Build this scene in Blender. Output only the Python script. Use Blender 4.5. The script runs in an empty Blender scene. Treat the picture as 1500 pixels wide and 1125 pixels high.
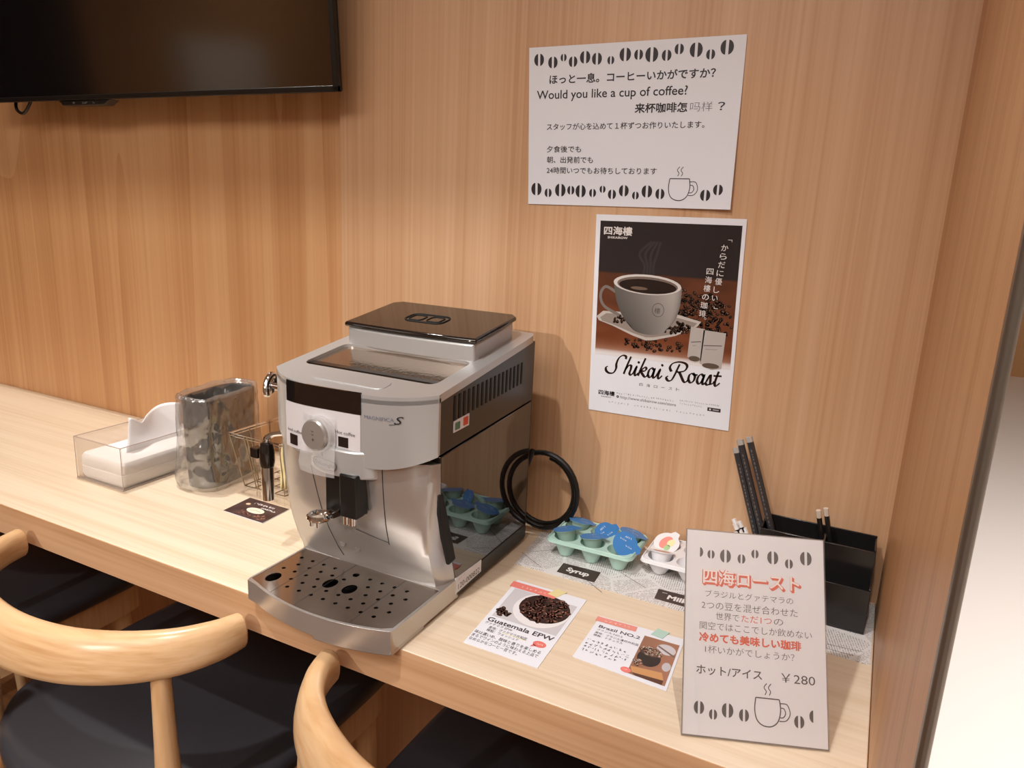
import bpy, bmesh, math, random
from math import sin, cos, pi, radians, sqrt, hypot, atan2
from mathutils import Vector, Matrix, noise
from mathutils.geometry import tessellate_polygon

SC = bpy.context.scene
COL = SC.collection
T = 0.72                      # height of the worktop above the floor

# ------------------------------------------------------------------ camera
cam_d = bpy.data.cameras.new('camera'); cam = bpy.data.objects.new('camera', cam_d); COL.objects.link(cam)
cam_d.sensor_width = 36; cam_d.lens = 25.92; cam_d.clip_start = 0.02
def cam_axes(f=1080., vz=(549 - 750., 5000 - 562.5), hx=-1480 - 750.):
    dy = (-f * f - vz[0] * hx) / vz[1]
    dn = Vector((vz[0], vz[1], f)).normalized(); X = -Vector((hx, dy, f)).normalized()
    Z = -dn; Y = Z.cross(X)
    return X, Y, Z
_X, _Y, _Z = cam_axes()
cam.matrix_world = Matrix(((_X[0], -_X[1], -_X[2], 0.0), (_Y[0], -_Y[1], -_Y[2], 0.0), (_Z[0], -_Z[1], -_Z[2], T + 0.494), (0, 0, 0, 1)))
SC.camera = cam

# ------------------------------------------------------------------ light and exposure
SC.view_settings.view_transform = 'Standard'; SC.view_settings.look = 'None'
SC.view_settings.gamma = 1.0; SC.view_settings.exposure = -0.06; SC.view_settings.use_curve_mapping = False
W = bpy.data.worlds.new('world'); SC.world = W; W.use_nodes = True
W.node_tree.nodes['Background'].inputs[0].default_value = (1.0, 0.93, 0.87, 1)
W.node_tree.nodes['Background'].inputs[1].default_value = 0.12
def lamp(name, kind, loc, energy, color, target=None, **kw):
    d = bpy.data.lights.new(name, kind); d.energy = energy; d.color = color
    for k, v in kw.items(): setattr(d, k, v)
    o = bpy.data.objects.new(name, d); COL.objects.link(o); o.location = loc
    if target is not None:
        o.rotation_euler = (Vector(target) - Vector(loc)).to_track_quat('-Z', 'Y').to_euler()
    return o
WARM = (1.0, 0.84, 0.66)
lamp('downlight_left', 'SPOT', (-1.35, 0.86, 2.48), 92, (1.0, 0.97, 0.90), (-1.3, 0.84, 0), spot_size=radians(64), spot_blend=0.6, shadow_soft_size=0.035)
lamp('downlight_middle', 'SPOT', (-0.54, -0.12, 2.48), 76, (1.0, 0.985, 0.97), (-0.27, 0.42, 0.72), spot_size=radians(72), spot_blend=1.0, shadow_soft_size=0.03)
lamp('sign_fill', 'SPOT', (-0.10, -0.62, 2.48), 50, (1.0, 0.98, 0.97), (-0.06, 0.62, 0.76), spot_size=radians(26), spot_blend=0.9, shadow_soft_size=0.03)  # added spot that lifts the price sign, no known fitting
lamp('wall_band_spot', 'SPOT', (-1.2, -2.6, 2.40), 190, (1.0, 0.95, 0.88), (-1.45, 1.02, 0.95), spot_size=radians(42), spot_blend=0.6, shadow_soft_size=0.02)  # unseen spot added behind the beam for the bright band on the wall
lamp('front_fill', 'AREA', (-0.5, -0.9, 2.47), 40, (1.0, 0.96, 0.92), (-0.5, -0.6, 0), shape='RECTANGLE', size=2.2, size_y=1.0)  # added soft fill from behind the camera
lamp('left_wall_fill', 'AREA', (-2.9, -2.0, 2.47), 30, (1.0, 0.94, 0.88), (-2.9, -2.0, 0), shape='RECTANGLE', size=1.2, size_y=1.2)  # fill added over the left wall so its reflection in the screen shows
lamp('hall_fill', 'AREA', (1.5, 2.6, 2.47), 220, (1.0, 0.96, 0.93), (1.5, 3.0, 0), shape='RECTANGLE', size=1.8, size_y=5.0)  # fill added above the hall to burn its floor out to white

# ------------------------------------------------------------------ materials
def lin(c):
    return tuple(((v / 255) / 12.92 if v / 255 <= 0.04045 else ((v / 255 + 0.055) / 1.055) ** 2.4) for v in c)
def mat(name, c, rough=0.5, metal=0.0, **kw):
    m = bpy.data.materials.new(name); m.use_nodes = True
    b = m.node_tree.nodes['Principled BSDF']
    b.inputs['Base Color'].default_value = (*lin(c), 1); b.inputs['Roughness'].default_value = rough; b.inputs['Metallic'].default_value = metal
    for k, v in kw.items(): b.inputs[k.replace('_', ' ')].default_value = v
    return m
def nodes(m): return m.node_tree.nodes, m.node_tree.links, m.node_tree.nodes['Principled BSDF']
def bump(m, scale, strength, dist=0.002, mapscale=(1, 1, 1), detail=3):
    N, L, b = nodes(m)
    tc = N.new('ShaderNodeTexCoord'); mp = N.new('ShaderNodeMapping'); mp.inputs['Scale'].default_value = mapscale
    nz = N.new('ShaderNodeTexNoise'); nz.inputs['Scale'].default_value = scale; nz.inputs['Detail'].default_value = detail
    bp = N.new('ShaderNodeBump'); bp.inputs['Strength'].default_value = strength; bp.inputs['Distance'].default_value = dist
    L.new(tc.outputs['Object'], mp.inputs[0]); L.new(mp.outputs[0], nz.inputs[0]); L.new(nz.outputs[0], bp.inputs['Height']); L.new(bp.outputs[0], b.inputs['Normal'])
    return m
def wood(name, light, mid, dark, fine=(170, 170, 1.6), broad=(9, 9, 0.30), wmix=0.5, rough=0.42, rings=None, seed=0.0):
    m = mat(name, mid, rough); N, L, b = nodes(m)
    tc = N.new('ShaderNodeTexCoord')
    def nz(sc, detail, dist):
        mp = N.new('ShaderNodeMapping'); mp.inputs['Scale'].default_value = sc; mp.inputs['Location'].default_value = (seed, seed * 1.7, seed * .3)
        n = N.new('ShaderNodeTexNoise'); n.inputs['Scale'].default_value = 1; n.inputs['Detail'].default_value = detail; n.inputs['Distortion'].default_value = dist
        L.new(tc.outputs['Object'], mp.inputs[0]); L.new(mp.outputs[0], n.inputs[0]); return n.outputs[0]
    a = nz(fine, 3, 0.2); c = nz(broad, 2, 0.6)
    mx = N.new('ShaderNodeMix'); mx.data_type = 'FLOAT'; mx.inputs[0].default_value = wmix
    L.new(a, mx.inputs[2]); L.new(c, mx.inputs[3]); out = mx.outputs[0]
    if rings:
        mp = N.new('ShaderNodeMapping'); mp.inputs['Scale'].default_value = rings[0]; mp.inputs['Location'].default_value = (seed, seed, seed)
        n = N.new('ShaderNodeTexNoise'); n.inputs['Scale'].default_value = 1; n.inputs['Detail'].default_value = 1; n.inputs['Distortion'].default_value = 0.3
        L.new(tc.outputs['Object'], mp.inputs[0]); L.new(mp.outputs[0], n.inputs[0])
        k = N.new('ShaderNodeMath'); k.operation = 'MULTIPLY'; k.inputs[1].default_value = rings[1]; L.new(n.outputs[0], k.inputs[0])
        fr = N.new('ShaderNodeMath'); fr.operation = 'FRACT'; L.new(k.outputs[0], fr.inputs[0])
        m2 = N.new('ShaderNodeMix'); m2.data_type = 'FLOAT'; m2.inputs[0].default_value = rings[2]
        L.new(out, m2.inputs[2]); L.new(fr.outputs[0], m2.inputs[3]); out = m2.outputs[0]
    r = N.new('ShaderNodeValToRGB'); e = r.color_ramp.elements
    e[0].position = 0.30; e[0].color = (*lin(light), 1); e[1].position = 0.70; e[1].color = (*lin(dark), 1)
    x = e.new(0.5); x.color = (*lin(mid), 1)
    L.new(out, r.inputs[0]); L.new(r.outputs[0], b.inputs['Base Color'])
    return m
def clear(name, tint=(255, 255, 255), opacity=0.08, rough=0.03, gloss=0.12, crinkle=False):
    m = bpy.data.materials.new(name); m.use_nodes = True; N, L = m.node_tree.nodes, m.node_tree.links
    for n in list(N): N.remove(n)
    o = N.new('ShaderNodeOutputMaterial'); t = N.new('ShaderNodeBsdfTransparent'); t.inputs[0].default_value = (*lin(tint), 1)
    g = N.new('ShaderNodeBsdfGlossy'); g.inputs['Roughness'].default_value = rough
    d = N.new('ShaderNodeBsdfDiffuse'); d.inputs[0].default_value = (0.85, 0.83, 0.82, 1)
    fr = N.new('ShaderNodeFresnel'); ge = N.new('ShaderNodeNewGeometry'); io = N.new('ShaderNodeMapRange')
    io.inputs[3].default_value = 1.45; io.inputs[4].default_value = 1 / 1.45; L.new(ge.outputs['Backfacing'], io.inputs[0]); L.new(io.outputs[0], fr.inputs[0])
    ad = N.new('ShaderNodeMath'); ad.operation = 'ADD'; ad.use_clamp = True; ad.inputs[1].default_value = gloss * 0.25; L.new(fr.outputs[0], ad.inputs[0])
    m1 = N.new('ShaderNodeMixShader'); m1.inputs[0].default_value = opacity; L.new(t.outputs[0], m1.inputs[1]); L.new(d.outputs[0], m1.inputs[2])
    m2 = N.new('ShaderNodeMixShader'); L.new(ad.outputs[0], m2.inputs[0]); L.new(m1.outputs[0], m2.inputs[1]); L.new(g.outputs[0], m2.inputs[2])
    L.new(m2.outputs[0], o.inputs[0])
    if crinkle:
        tc = N.new('ShaderNodeTexCoord'); n1 = N.new('ShaderNodeTexNoise'); n1.inputs['Scale'].default_value = 15; n1.inputs['Detail'].default_value = 0.5; n1.inputs['Distortion'].default_value = 0.8
        v1 = N.new('ShaderNodeTexVoronoi'); v1.feature = 'DISTANCE_TO_EDGE'; v1.inputs['Scale'].default_value = 15; L.new(tc.outputs['Object'], n1.inputs[0])
        vm = N.new('ShaderNodeMix'); vm.data_type = 'VECTOR'; vm.inputs[0].default_value = 0.06; L.new(tc.outputs['Object'], vm.inputs[4]); L.new(n1.outputs['Color'], vm.inputs[5]); L.new(vm.outputs[1], v1.inputs['Vector'])
        am = N.new('ShaderNodeMath'); am.operation = 'ADD'; L.new(n1.outputs[0], am.inputs[0]); L.new(v1.outputs[0], am.inputs[1])
        bp = N.new('ShaderNodeBump'); bp.inputs['Strength'].default_value = 0.9; bp.inputs['Distance'].default_value = 0.010; L.new(am.outputs[0], bp.inputs['Height'])
        for q in (g, d, fr): L.new(bp.outputs[0], q.inputs['Normal'])
    return m
def print_mat(name, rough=0.45):
    m = mat(name, (255, 255, 255), rough); N, L, b = nodes(m)
    a = N.new('ShaderNodeVertexColor'); a.layer_name = 'Col'; L.new(a.outputs[0], b.inputs['Base Color']); return m

M = {}
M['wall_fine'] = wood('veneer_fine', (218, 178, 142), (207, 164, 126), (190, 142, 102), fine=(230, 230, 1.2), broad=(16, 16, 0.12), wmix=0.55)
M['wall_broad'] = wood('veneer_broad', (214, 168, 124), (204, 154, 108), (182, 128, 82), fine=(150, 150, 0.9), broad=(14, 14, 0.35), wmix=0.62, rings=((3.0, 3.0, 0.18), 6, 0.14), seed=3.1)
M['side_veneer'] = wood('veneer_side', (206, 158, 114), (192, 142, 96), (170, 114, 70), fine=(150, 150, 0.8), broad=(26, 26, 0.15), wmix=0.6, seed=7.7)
M['counter'] = wood('counter_wood', (234, 216, 193), (227, 207, 182), (214, 190, 161), fine=(3, 210, 210), broad=(0.7, 30, 30), wmix=0.5, rough=0.38, seed=1.3)
M['chair_wood'] = wood('chair_wood', (224, 188, 146), (216, 176, 132), (202, 158, 112), fine=(60, 160, 12), broad=(8, 18, 2), wmix=0.5, rough=0.3, seed=5.0)
M['rail_wood'] = wood('rail_wood', (224, 188, 146), (216, 176, 132), (198, 152, 106), fine=(10, 40, 190), broad=(3, 8, 30), wmix=0.4, rough=0.28, seed=5.0)
M['edge_wood'] = wood('edge_wood', (214, 172, 134), (204, 160, 121), (188, 142, 102), fine=(3, 210, 210), broad=(0.7, 30, 30), rough=0.42, seed=1.3)
M['floor_wood'] = wood('floor_wood', (150, 108, 74), (132, 92, 60), (108, 72, 46), fine=(2, 120, 120), broad=(0.5, 9, 9), seed=2.0)
M['far_wood'] = wood('far_wood', (190, 142, 92), (178, 128, 78), (162, 112, 64))
M['seat'] = bump(mat('black_vinyl', (50, 49, 54), 0.36), 900, 0.08, 0.0005)
M['white_floor'] = mat('white_tile', (236, 230, 226), 0.25)
M['plaster'] = mat('plaster', (214, 200, 184), 0.8)
M['dark_room'] = mat('dark_cloth_wall', (38, 34, 36), 0.8)
M['trim'] = mat('trim_metal', (128, 118, 108), 0.38, 0.85)
M['silver'] = mat('silver_plastic', (190, 189, 189), 0.32, 0.50)
M['silver_l'] = mat('silver_satin', (192, 188, 185), 0.28, 0.72)
M['steel'] = mat('brushed_steel', (188, 180, 174), 0.2, 1.0)
M['chrome'] = mat('chrome', (225, 225, 225), 0.06, 1.0)
M['black_gloss'] = mat('black_gloss', (26, 20, 18), 0.06, 0.0, IOR=1.7)
M['black_side'] = mat('black_side', (30, 22, 19), 0.28)
M['black_tank'] = mat('black_tank', (26, 19, 17), 0.03, 0.0, IOR=1.9)
M['black_plastic'] = mat('black_plastic', (17, 16, 16), 0.35)
M['black_hole'] = mat('hollow_black', (6, 6, 6), 0.7)
M['tv_screen'] = mat('screen_glass', (9, 8, 10), 0.12, 0.0, IOR=2.0)
M['film'] = mat('label_film', (206, 200, 202), 0.35)
M['film_clear'] = clear('cling_film', (250, 250, 250), 0.30, 0.12, 0.25)
M['acrylic'] = clear('clear_acrylic', (250, 248, 246), 0.05, 0.02, 0.1)
M['bag'] = clear('clear_bag', (248, 246, 244), 0.12, 0.11, 0.7, crinkle=True)
M['paper'] = mat('paper', (233, 234, 241), 0.6)
M['tissue'] = mat('tissue', (250, 248, 250), 0.8)
M['bin'] = mat('bin_black', (50, 43, 34), 0.2)
M['mint'] = mat('mint_plastic', (192, 226, 214), 0.25, 0.0, Transmission_Weight=0.15)
M['cup_mint'] = mat('cup_translucent', (176, 206, 192), 0.2, 0.0, Transmission_Weight=0.25)
M['blue'] = mat('blue_foil', (66, 130, 196), 0.35)
M['white_pl'] = mat('white_plastic', (236, 234, 236), 0.3)
M['caddy'] = mat('black_acrylic', (30, 28, 28), 0.18)
M['wire'] = mat('basket_wire', (150, 135, 115), 0.3, 0.9)
M['yellow'] = mat('cream_paper', (232, 216, 160), 0.5)
M['cord'] = mat('black_rubber', (20, 18, 17), 0.4)
M['red'] = mat('red_label', (220, 70, 44), 0.4); M['green'] = mat('green_label', (70, 128, 100), 0.4)
M['print'] = print_mat('printed_ink')
M['print_gloss'] = print_mat('laminated_print', 0.22)
M['grey_mark'] = mat('grey_mark', (120, 110, 104), 0.4)
M['seam'] = mat('seam_dark', (50, 46, 42), 0.6)
def newsprint():
    m = mat('newsprint', (226, 222, 220), 0.4); N, L, b = nodes(m)
    tc = N.new('ShaderNodeTexCoord')
    vo = N.new('ShaderNodeTexVoronoi'); vo.inputs['Scale'].default_value = 17; L.new(tc.outputs['Object'], vo.inputs['Vector'])
    vr = N.new('ShaderNodeVectorRotate'); vr.rotation_type = 'Z_AXIS'
    sp = N.new('ShaderNodeSeparateColor'); L.new(vo.outputs['Color'], sp.inputs[0])
    an = N.new('ShaderNodeMath'); an.operation = 'MULTIPLY'; an.inputs[1].default_value = 6.28; L.new(sp.outputs[0], an.inputs[0])
    L.new(tc.outputs['Object'], vr.inputs['Vector']); L.new(an.outputs[0], vr.inputs['Angle'])
    wv = N.new('ShaderNodeTexWave'); wv.inputs['Scale'].default_value = 105; wv.bands_direction = 'Y'; L.new(vr.outputs[0], wv.inputs['Vector'])
    nz = N.new('ShaderNodeTexNoise'); nz.inputs['Scale'].default_value = 620; nz.inputs['Detail'].default_value = 1; L.new(vr.outputs[0], nz.inputs['Vector'])
    g1 = N.new('ShaderNodeMath'); g1.operation = 'GREATER_THAN'; g1.inputs[1].default_value = 0.66; L.new(wv.outputs[1], g1.inputs[0])
    g2 = N.new('ShaderNodeMath'); g2.operation = 'GREATER_THAN'; g2.inputs[1].default_value = 0.46; L.new(nz.outputs[0], g2.inputs[0])
    mu = N.new('ShaderNodeMath'); mu.operation = 'MULTIPLY'; L.new(g1.outputs[0], mu.inputs[0]); L.new(g2.outputs[0], mu.inputs[1])
    v2 = N.new('ShaderNodeTexVoronoi'); v2.feature = 'DISTANCE_TO_EDGE'; v2.inputs['Scale'].default_value = 17; L.new(tc.outputs['Object'], v2.inputs['Vector'])
    g3 = N.new('ShaderNodeMath'); g3.operation = 'GREATER_THAN'; g3.inputs[1].default_value = 0.03; L.new(v2.outputs[0], g3.inputs[0])
    m3 = N.new('ShaderNodeMath'); m3.operation = 'MULTIPLY'; L.new(mu.outputs[0], m3.inputs[0]); L.new(g3.outputs[0], m3.inputs[1])
    mx = N.new('ShaderNodeMix'); mx.data_type = 'RGBA'; mx.inputs[6].default_value = (*lin((228, 224, 222)), 1); mx.inputs[7].default_value = (*lin((158, 152, 150)), 1)
    L.new(m3.outputs[0], mx.inputs[0]); L.new(mx.outputs[2], b.inputs['Base Color'])
    return m
M['news'] = newsprint()

# ------------------------------------------------------------------ mesh helpers
class MB:
    def __init__(s): s.v = []; s.f = []
    def add(s, vs, fs):
        n = len(s.v); s.v += [tuple(p) for p in vs]; s.f += [tuple(i + n for i in f) for f in fs]; return s
    def box(s, x0, x1, y0, y1, z0, z1, R=None):
        vs = [Vector((x, y, z)) for z in (z0, z1) for y in (y0, y1) for x in (x0, x1)]
        if R: vs = [R @ p for p in vs]
        return s.add(vs, [(0, 2, 3, 1), (4, 5, 7, 6), (0, 1, 5, 4), (2, 6, 7, 3), (0, 4, 6, 2), (1, 3, 7, 5)])
    def loft(s, rings, caps=True, closed=True, loop=False):
        n = len(rings[0]); vs = [p for r in rings for p in r]; fs = []
        m = len(rings)
        for i in range(m if loop else m - 1):
            a, b = i * n, ((i + 1) % m) * n
            for j in range(n if closed else n - 1):
                k = (j + 1) % n; fs.append((a + j, a + k, b + k, b + j))
        if caps and not loop: fs.append(tuple(range(n))[::-1]); fs.append(tuple((m - 1) * n + j for j in range(n)))
        return s.add(vs, fs)
    def prism(s, out, z0, z1):
        f0 = z0 if callable(z0) else (lambda x, y: z0); f1 = z1 if callable(z1) else (lambda x, y: z1)
        return s.loft([[(x, y, f0(x, y)) for x, y in out], [(x, y, f1(x, y)) for x, y in out]])
    def tube(s, pts, r, n=10, closed=False, caps=True):
        pts = [Vector(p) for p in pts]; m = len(pts); rings = []; prev = None
        for i, p in enumerate(pts):
            t = (pts[(i + 1) % m] - pts[i - 1]) if closed else (pts[min(i + 1, m - 1)] - pts[max(i - 1, 0)])
            t.normalize()
            if prev is None:
                up = Vector((0, 0, 1)) if abs(t.z) < 0.9 else Vector((1, 0, 0)); a = t.cross(up).normalized()
            else: a = (prev - t * prev.dot(t)).normalized()
            prev = a; b = t.cross(a); rr = r[i] if isinstance(r, (list, tuple)) else r
            rings.append([p + a * (cos(2 * pi * k / n) * rr) + b * (sin(2 * pi * k / n) * rr) for k in range(n)])
        return s.loft(rings, caps=caps and not closed, loop=closed)
    def lathe(s, prof, c=(0, 0, 0), n=28, R=None, caps=True):
        c = Vector(c); rings = []
        for r, z in prof:
            ring = [Vector((r * cos(2 * pi * k / n), r * sin(2 * pi * k / n), z)) for k in range(n)]
            rings.append([(R @ p if R else p) + c for p in ring])
        return s.loft(rings, caps=caps)
    def build(s, name, m, parent=None, org=(0, 0, 0), bevel=0, segs=2, smooth=35, up=True, rz=0):
        me = bpy.data.meshes.new(name)
        o3 = Vector(org)
        me.from_pydata([tuple(Vector(p) - o3) for p in s.v], [], s.f); me.validate(); me.update()
        bm = bmesh.new(); bm.from_mesh(me); bmesh.ops.recalc_face_normals(bm, faces=bm.faces); bm.to_mesh(me); bm.free()
        me.materials.append(M[m] if isinstance(m, str) else m)
        o = bpy.data.objects.new(name, me); COL.objects.link(o)
        if smooth: me.shade_smooth(); me.set_sharp_from_angle(angle=radians(smooth))
        if bevel:
            bv = o.modifiers.new('bevel', 'BEVEL'); bv.width = bevel; bv.segments = segs; bv.limit_method = 'ANGLE'; bv.angle_limit = radians(40)
        if parent is not None: o.parent = parent
        else: o.location = o3; o.rotation_euler = (0, 0, rz)
        return o

def tag(o, label=None, cat=None, group=None, kind=None):
    if label: o['label'] = label
    if cat: o['category'] = cat
    if group: o['group'] = group
    if kind: o['kind'] = kind
    return o
def empty(name, loc, label=None, cat=None, group=None, rz=0):
    o = bpy.data.objects.new(name, None); COL.objects.link(o); o.location = loc; o.rotation_euler = (0, 0, rz); o.empty_display_size = 0.05
    return tag(o, label, cat, group)
def copy_tree(o, parent=None):
    c = o.copy(); COL.objects.link(c)
    if parent is not None: c.parent = parent
    for ch in list(o.children): copy_tree(ch, c)
    return c
def rrect(x0, x1, y0, y1, r, n=6):
    out = []
    for cx, cy, a in ((x1 - r, y1 - r, 0), (x0 + r, y1 - r, 90), (x0 + r, y0 + r, 180), (x1 - r, y0 + r, 270)):
        for k in range(n + 1):
            t = radians(a + 90 * k / n); out.append((cx + r * cos(t), cy + r * sin(t)))
    return out
def catmull(P, per=8, closed=False):
    P = [Vector(p) for p in P]; out = []; m = len(P)
    for i in range(m if closed else m - 1):
        a = P[i - 1] if (closed or i > 0) else P[0]; b = P[i]; c = P[(i + 1) % m]; d = P[(i + 2) % m] if (closed or i + 2 < m) else P[-1]
        for k in range(per):
            t = k / per
            out.append(0.5 * ((2 * b) + (c - a) * t + (2 * a - 5 * b + 4 * c - d) * t * t + (3 * b - a - 3 * c + d) * t ** 3))
    if not closed: out.append(P[-1])
    return out

# ------------------------------------------------------------------ printing helpers (ink laid on a sheet)
_font_cache = {}
def glyphs(s, bold=0.0, shear=0.0, spacing=1.0):
    key = (s, bold, shear, spacing)
    if key in _font_cache: return _font_cache[key]
    c = bpy.data.curves.new('lettering', 'FONT'); c.body = s; c.size = 1; c.offset = bold; c.shear = shear; c.resolution_u = 3; c.space_character = spacing
    o = bpy.data.objects.new('lettering', c); COL.objects.link(o)
    me = bpy.data.meshes.new_from_object(o.evaluated_get(bpy.context.evaluated_depsgraph_get()))
    v = [(p.co.x, p.co.y) for p in me.vertices]; f = [tuple(p.vertices) for p in me.polygons]
    bpy.data.objects.remove(o); bpy.data.curves.remove(c); bpy.data.meshes.remove(me)
    _font_cache[key] = (v, f); return v, f
class Ink:
    """flat coloured shapes in page coordinates (metres, x right, y up), mapped to the sheet"""
    def __init__(s, fn): s.fn = fn; s.v = []; s.c = []; s.f = []
    def raw(s, pts, faces, col, lay=1):
        n = len(s.v); s.v += [s.fn(x, y, 1.5e-4 + lay * 4e-5) for x, y in pts]
        s.c += [(*lin(c), 1) for c in col] if isinstance(col, list) else [(*lin(col), 1)] * len(pts)
        s.f += [tuple(i + n for i in f) for f in faces]
    def poly(s, pts, col, lay=1): s.raw(pts, [tuple(range(len(pts)))], col, lay)
    def rect(s, x0, y0, x1, y1, col, lay=1): s.poly([(x0, y0), (x1, y0), (x1, y1), (x0, y1)], col, lay)
    def ell(s, cx, cy, rx, ry, col, lay=1, rot=0.0, n=26, a0=0, a1=360):
        cr, sr = cos(rot), sin(rot)
        s.poly([(cx + rx * cos(t) * cr - ry * sin(t) * sr, cy + rx * cos(t) * sr + ry * sin(t) * cr) for t in [radians(a0 + (a1 - a0) * k / n) for k in range(n if a1 - a0 >= 360 else n + 1)]], col, lay)
    def grid(s, x0, y0, x1, y1, nx, ny, fn, lay=1):
        pts = [(x0 + (x1 - x0) * i / nx, y0 + (y1 - y0) * j / ny) for j in range(ny + 1) for i in range(nx + 1)]
        col = [fn(i / nx, j / ny) for j in range(ny + 1) for i in range(nx + 1)]
        s.raw(pts, [(j * (nx + 1) + i, j * (nx + 1) + i + 1, (j + 1) * (nx + 1) + i + 1, (j + 1) * (nx + 1) + i) for j in range(ny) for i in range(nx)], col, lay)
    def stroke(s, pts, w, col, lay=1, closed=False):
        n = len(pts); L = []; R = []
        for i, p in enumerate(pts):
            a = pts[(i - 1) % n] if closed else pts[max(i - 1, 0)]; b = pts[(i + 1) % n] if closed else pts[min(i + 1, n - 1)]
            dx, dy = b[0] - a[0], b[1] - a[1]; d = hypot(dx, dy) or 1; ww = (w[i] if isinstance(w, list) else w) / 2
            L.append((p[0] - dy / d * ww, p[1] + dx / d * ww)); R.append((p[0] + dy / d * ww, p[1] - dx / d * ww))
        fs = [(i, (i + 1) % n, n + (i + 1) % n, n + i) for i in range(n if closed else n - 1)]
        s.raw(L + R, fs, col, lay)
    def text(s, t, x, y, h, col, width=None, bold=0.0, shear=0.0, lay=1, spacing=1.0, rot=0.0, center=False):
        v, f = glyphs(t, min(bold, 0.0), shear, spacing)
        if not v: return
        if bold > 0.003:          # heavier lettering: the strokes laid down again, nudged
            for q in range(4 if bold < .02 else 8):
                an = 2 * pi * q / (4 if bold < .02 else 8) + .4
                s.text(t, x + cos(an) * bold * h, y + sin(an) * bold * h, h, col, width, 0.0, shear, lay + q * 0.02, spacing, rot, center)
        x0 = min(p[0] for p in v); x1 = max(p[0] for p in v)
        sx = (width / (x1 - x0)) if width else h
        cr, sr = cos(rot), sin(rot); pts = []
        off = (x1 - x0) * sx / 2 if center else 0
        for px, py in v:
            a = (px - x0) * sx - off; b = py * h; pts.append((x + a * cr - b * sr, y + a * sr + b * cr))
        s.raw(pts, f, col, lay)
    def bean(s, cx, cy, w, h, col=(40, 33, 38), lay=1, side=0):
        for sg in (-1, 1):
            if side and sg != side: continue
            g = 0.07 * w
            pts = [(cx + sg * (g + (w / 2 - g) * cos(radians(t))), cy + h / 2 * sin(radians(t))) for t in range(-84, 85, 12)]
            pts.append((cx + sg * (g + 0.04 * w), cy)); s.poly(pts, col, lay)
    def mug(s, x, y, w, h, lw, col=(45, 36, 38), lay=1):
        body = catmull([(x, y + h), (x - 0.04 * w, y + .55 * h), (x + .06 * w, y + .18 * h), (x + .32 * w, y), (x + .66 * w, y), (x + .92 * w, y + .2 * h), (x + 1.03 * w, y + .6 * h), (x + .98 * w, y + h)], 5)
        s.stroke([(p[0], p[1]) for p in [Vector((a[0], a[1])) for a in body]], lw, col, lay)
        s.stroke([(x, y + h), (x + .98 * w, y + h)], lw, col, lay)
        for k in (1.0, 0.55):
            hd = catmull([(x + 1.01 * w, y + h * (.5 + .36 * k)), (x + w * (1.0 + .30 * k), y + h * (.5 + .34 * k)), (x + w * (1.0 + .42 * k), y + .52 * h), (x + w * (1.0 + .26 * k), y + h * (.5 - .24 * k)), (x + .97 * w, y + h * (.5 - .28 * k))], 5)
            s.stroke([(p[0], p[1]) for p in hd], lw * .85, col, lay)
        for dx in (.38, .56):
            st = catmull([(x + dx * w, y + 1.12 * h), (x + (dx + .06) * w, y + 1.25 * h), (x + (dx - .03) * w, y + 1.4 * h), (x + (dx + .08) * w, y + 1.55 * h)], 5)
            s.stroke([(p[0], p[1]) for p in st], lw * .8, col, lay)
    def marks(s, x, y, w, h, col, rnd, step=1.25, lay=1, wgt=0.13):
        """a line of print too small to read: little strokes"""
        cx = x
        while cx < x + w - h * .5:
            for k in range(3):
                a = (cx + rnd.random() * h * .8, y + rnd.random() * h); b = (cx + rnd.random() * h * .8, y + rnd.random() * h)
                s.stroke([a, b], h * wgt, col, lay)
            cx += h * step
    def build(s, name, m='print', parent=None):
        me = bpy.data.meshes.new(name)
        og = (parent.matrix_world.inverted() if parent is not None else Matrix())
        me.from_pydata([tuple(og @ Vector(p)) for p in s.v], [], s.f); me.update()
        at = me.color_attributes.new('Col', 'FLOAT_COLOR', 'POINT')
        for i, c in enumerate(s.c): at.data[i].color = c
        me.materials.append(M[m]); o = bpy.data.objects.new(name, me); COL.objects.link(o)
        if parent is not None: o.parent = parent
        return o
def plane_map(o, ex, ey, nrm):
    o, ex, ey, nrm = Vector(o), Vector(ex), Vector(ey), Vector(nrm)
    return lambda x, y, d: o + ex * x + ey * y + nrm * d
def sync(): bpy.context.view_layer.update()

# ================================================================== the setting
def struct(name, mb, m, **kw): return tag(mb.build(name, m, **kw), kind='structure')
struct('wall_back', MB().box(-0.846, 0.0545, 1.02, 1.16, 0, 2.5), 'wall_fine')
struct('wall_television', MB().box(-4.0, -0.846, 1.036, 1.16, 0, 2.5), 'wall_broad')
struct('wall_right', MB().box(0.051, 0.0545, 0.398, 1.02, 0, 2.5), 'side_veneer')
struct('trim_1', MB().box(0.0500, 0.0558, 0.388, 0.398, 0, 2.5), 'trim', bevel=0.002)
struct('wall_far', MB().box(0.1, 5.0, 7.3, 7.4, 0, 2.5), 'far_wood')
struct('wall_hall', MB().box(4.0, 4.1, -4.0, 7.3, 0, 2.5), 'plaster')
struct('wall_left', MB().box(-4.1, -4.0, -4.0, -0.9, 0, 2.5), 'far_wood')
struct('curtain_wall', MB().box(-4.1, -4.0, -0.9, 1.16, 0, 2.5), 'dark_room').name = 'wall_left_dark'
struct('white_board', MB().box(-4.0, -3.97, -2.15, -1.5, 1.30, 1.72), 'plaster')  # unseen white board added for the pale rectangle reflected in the television
struct('wall_behind', MB().box(-4.0, 4.0, -4.1, -4.0, 0, 2.5), 'plaster')
struct('floor', MB().box(-4.0, 0.06, -4.0, 1.16, -0.05, 0).box(0.06, 0.3, -4.0, 0.42, -0.05, 0), 'floor_wood')
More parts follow.
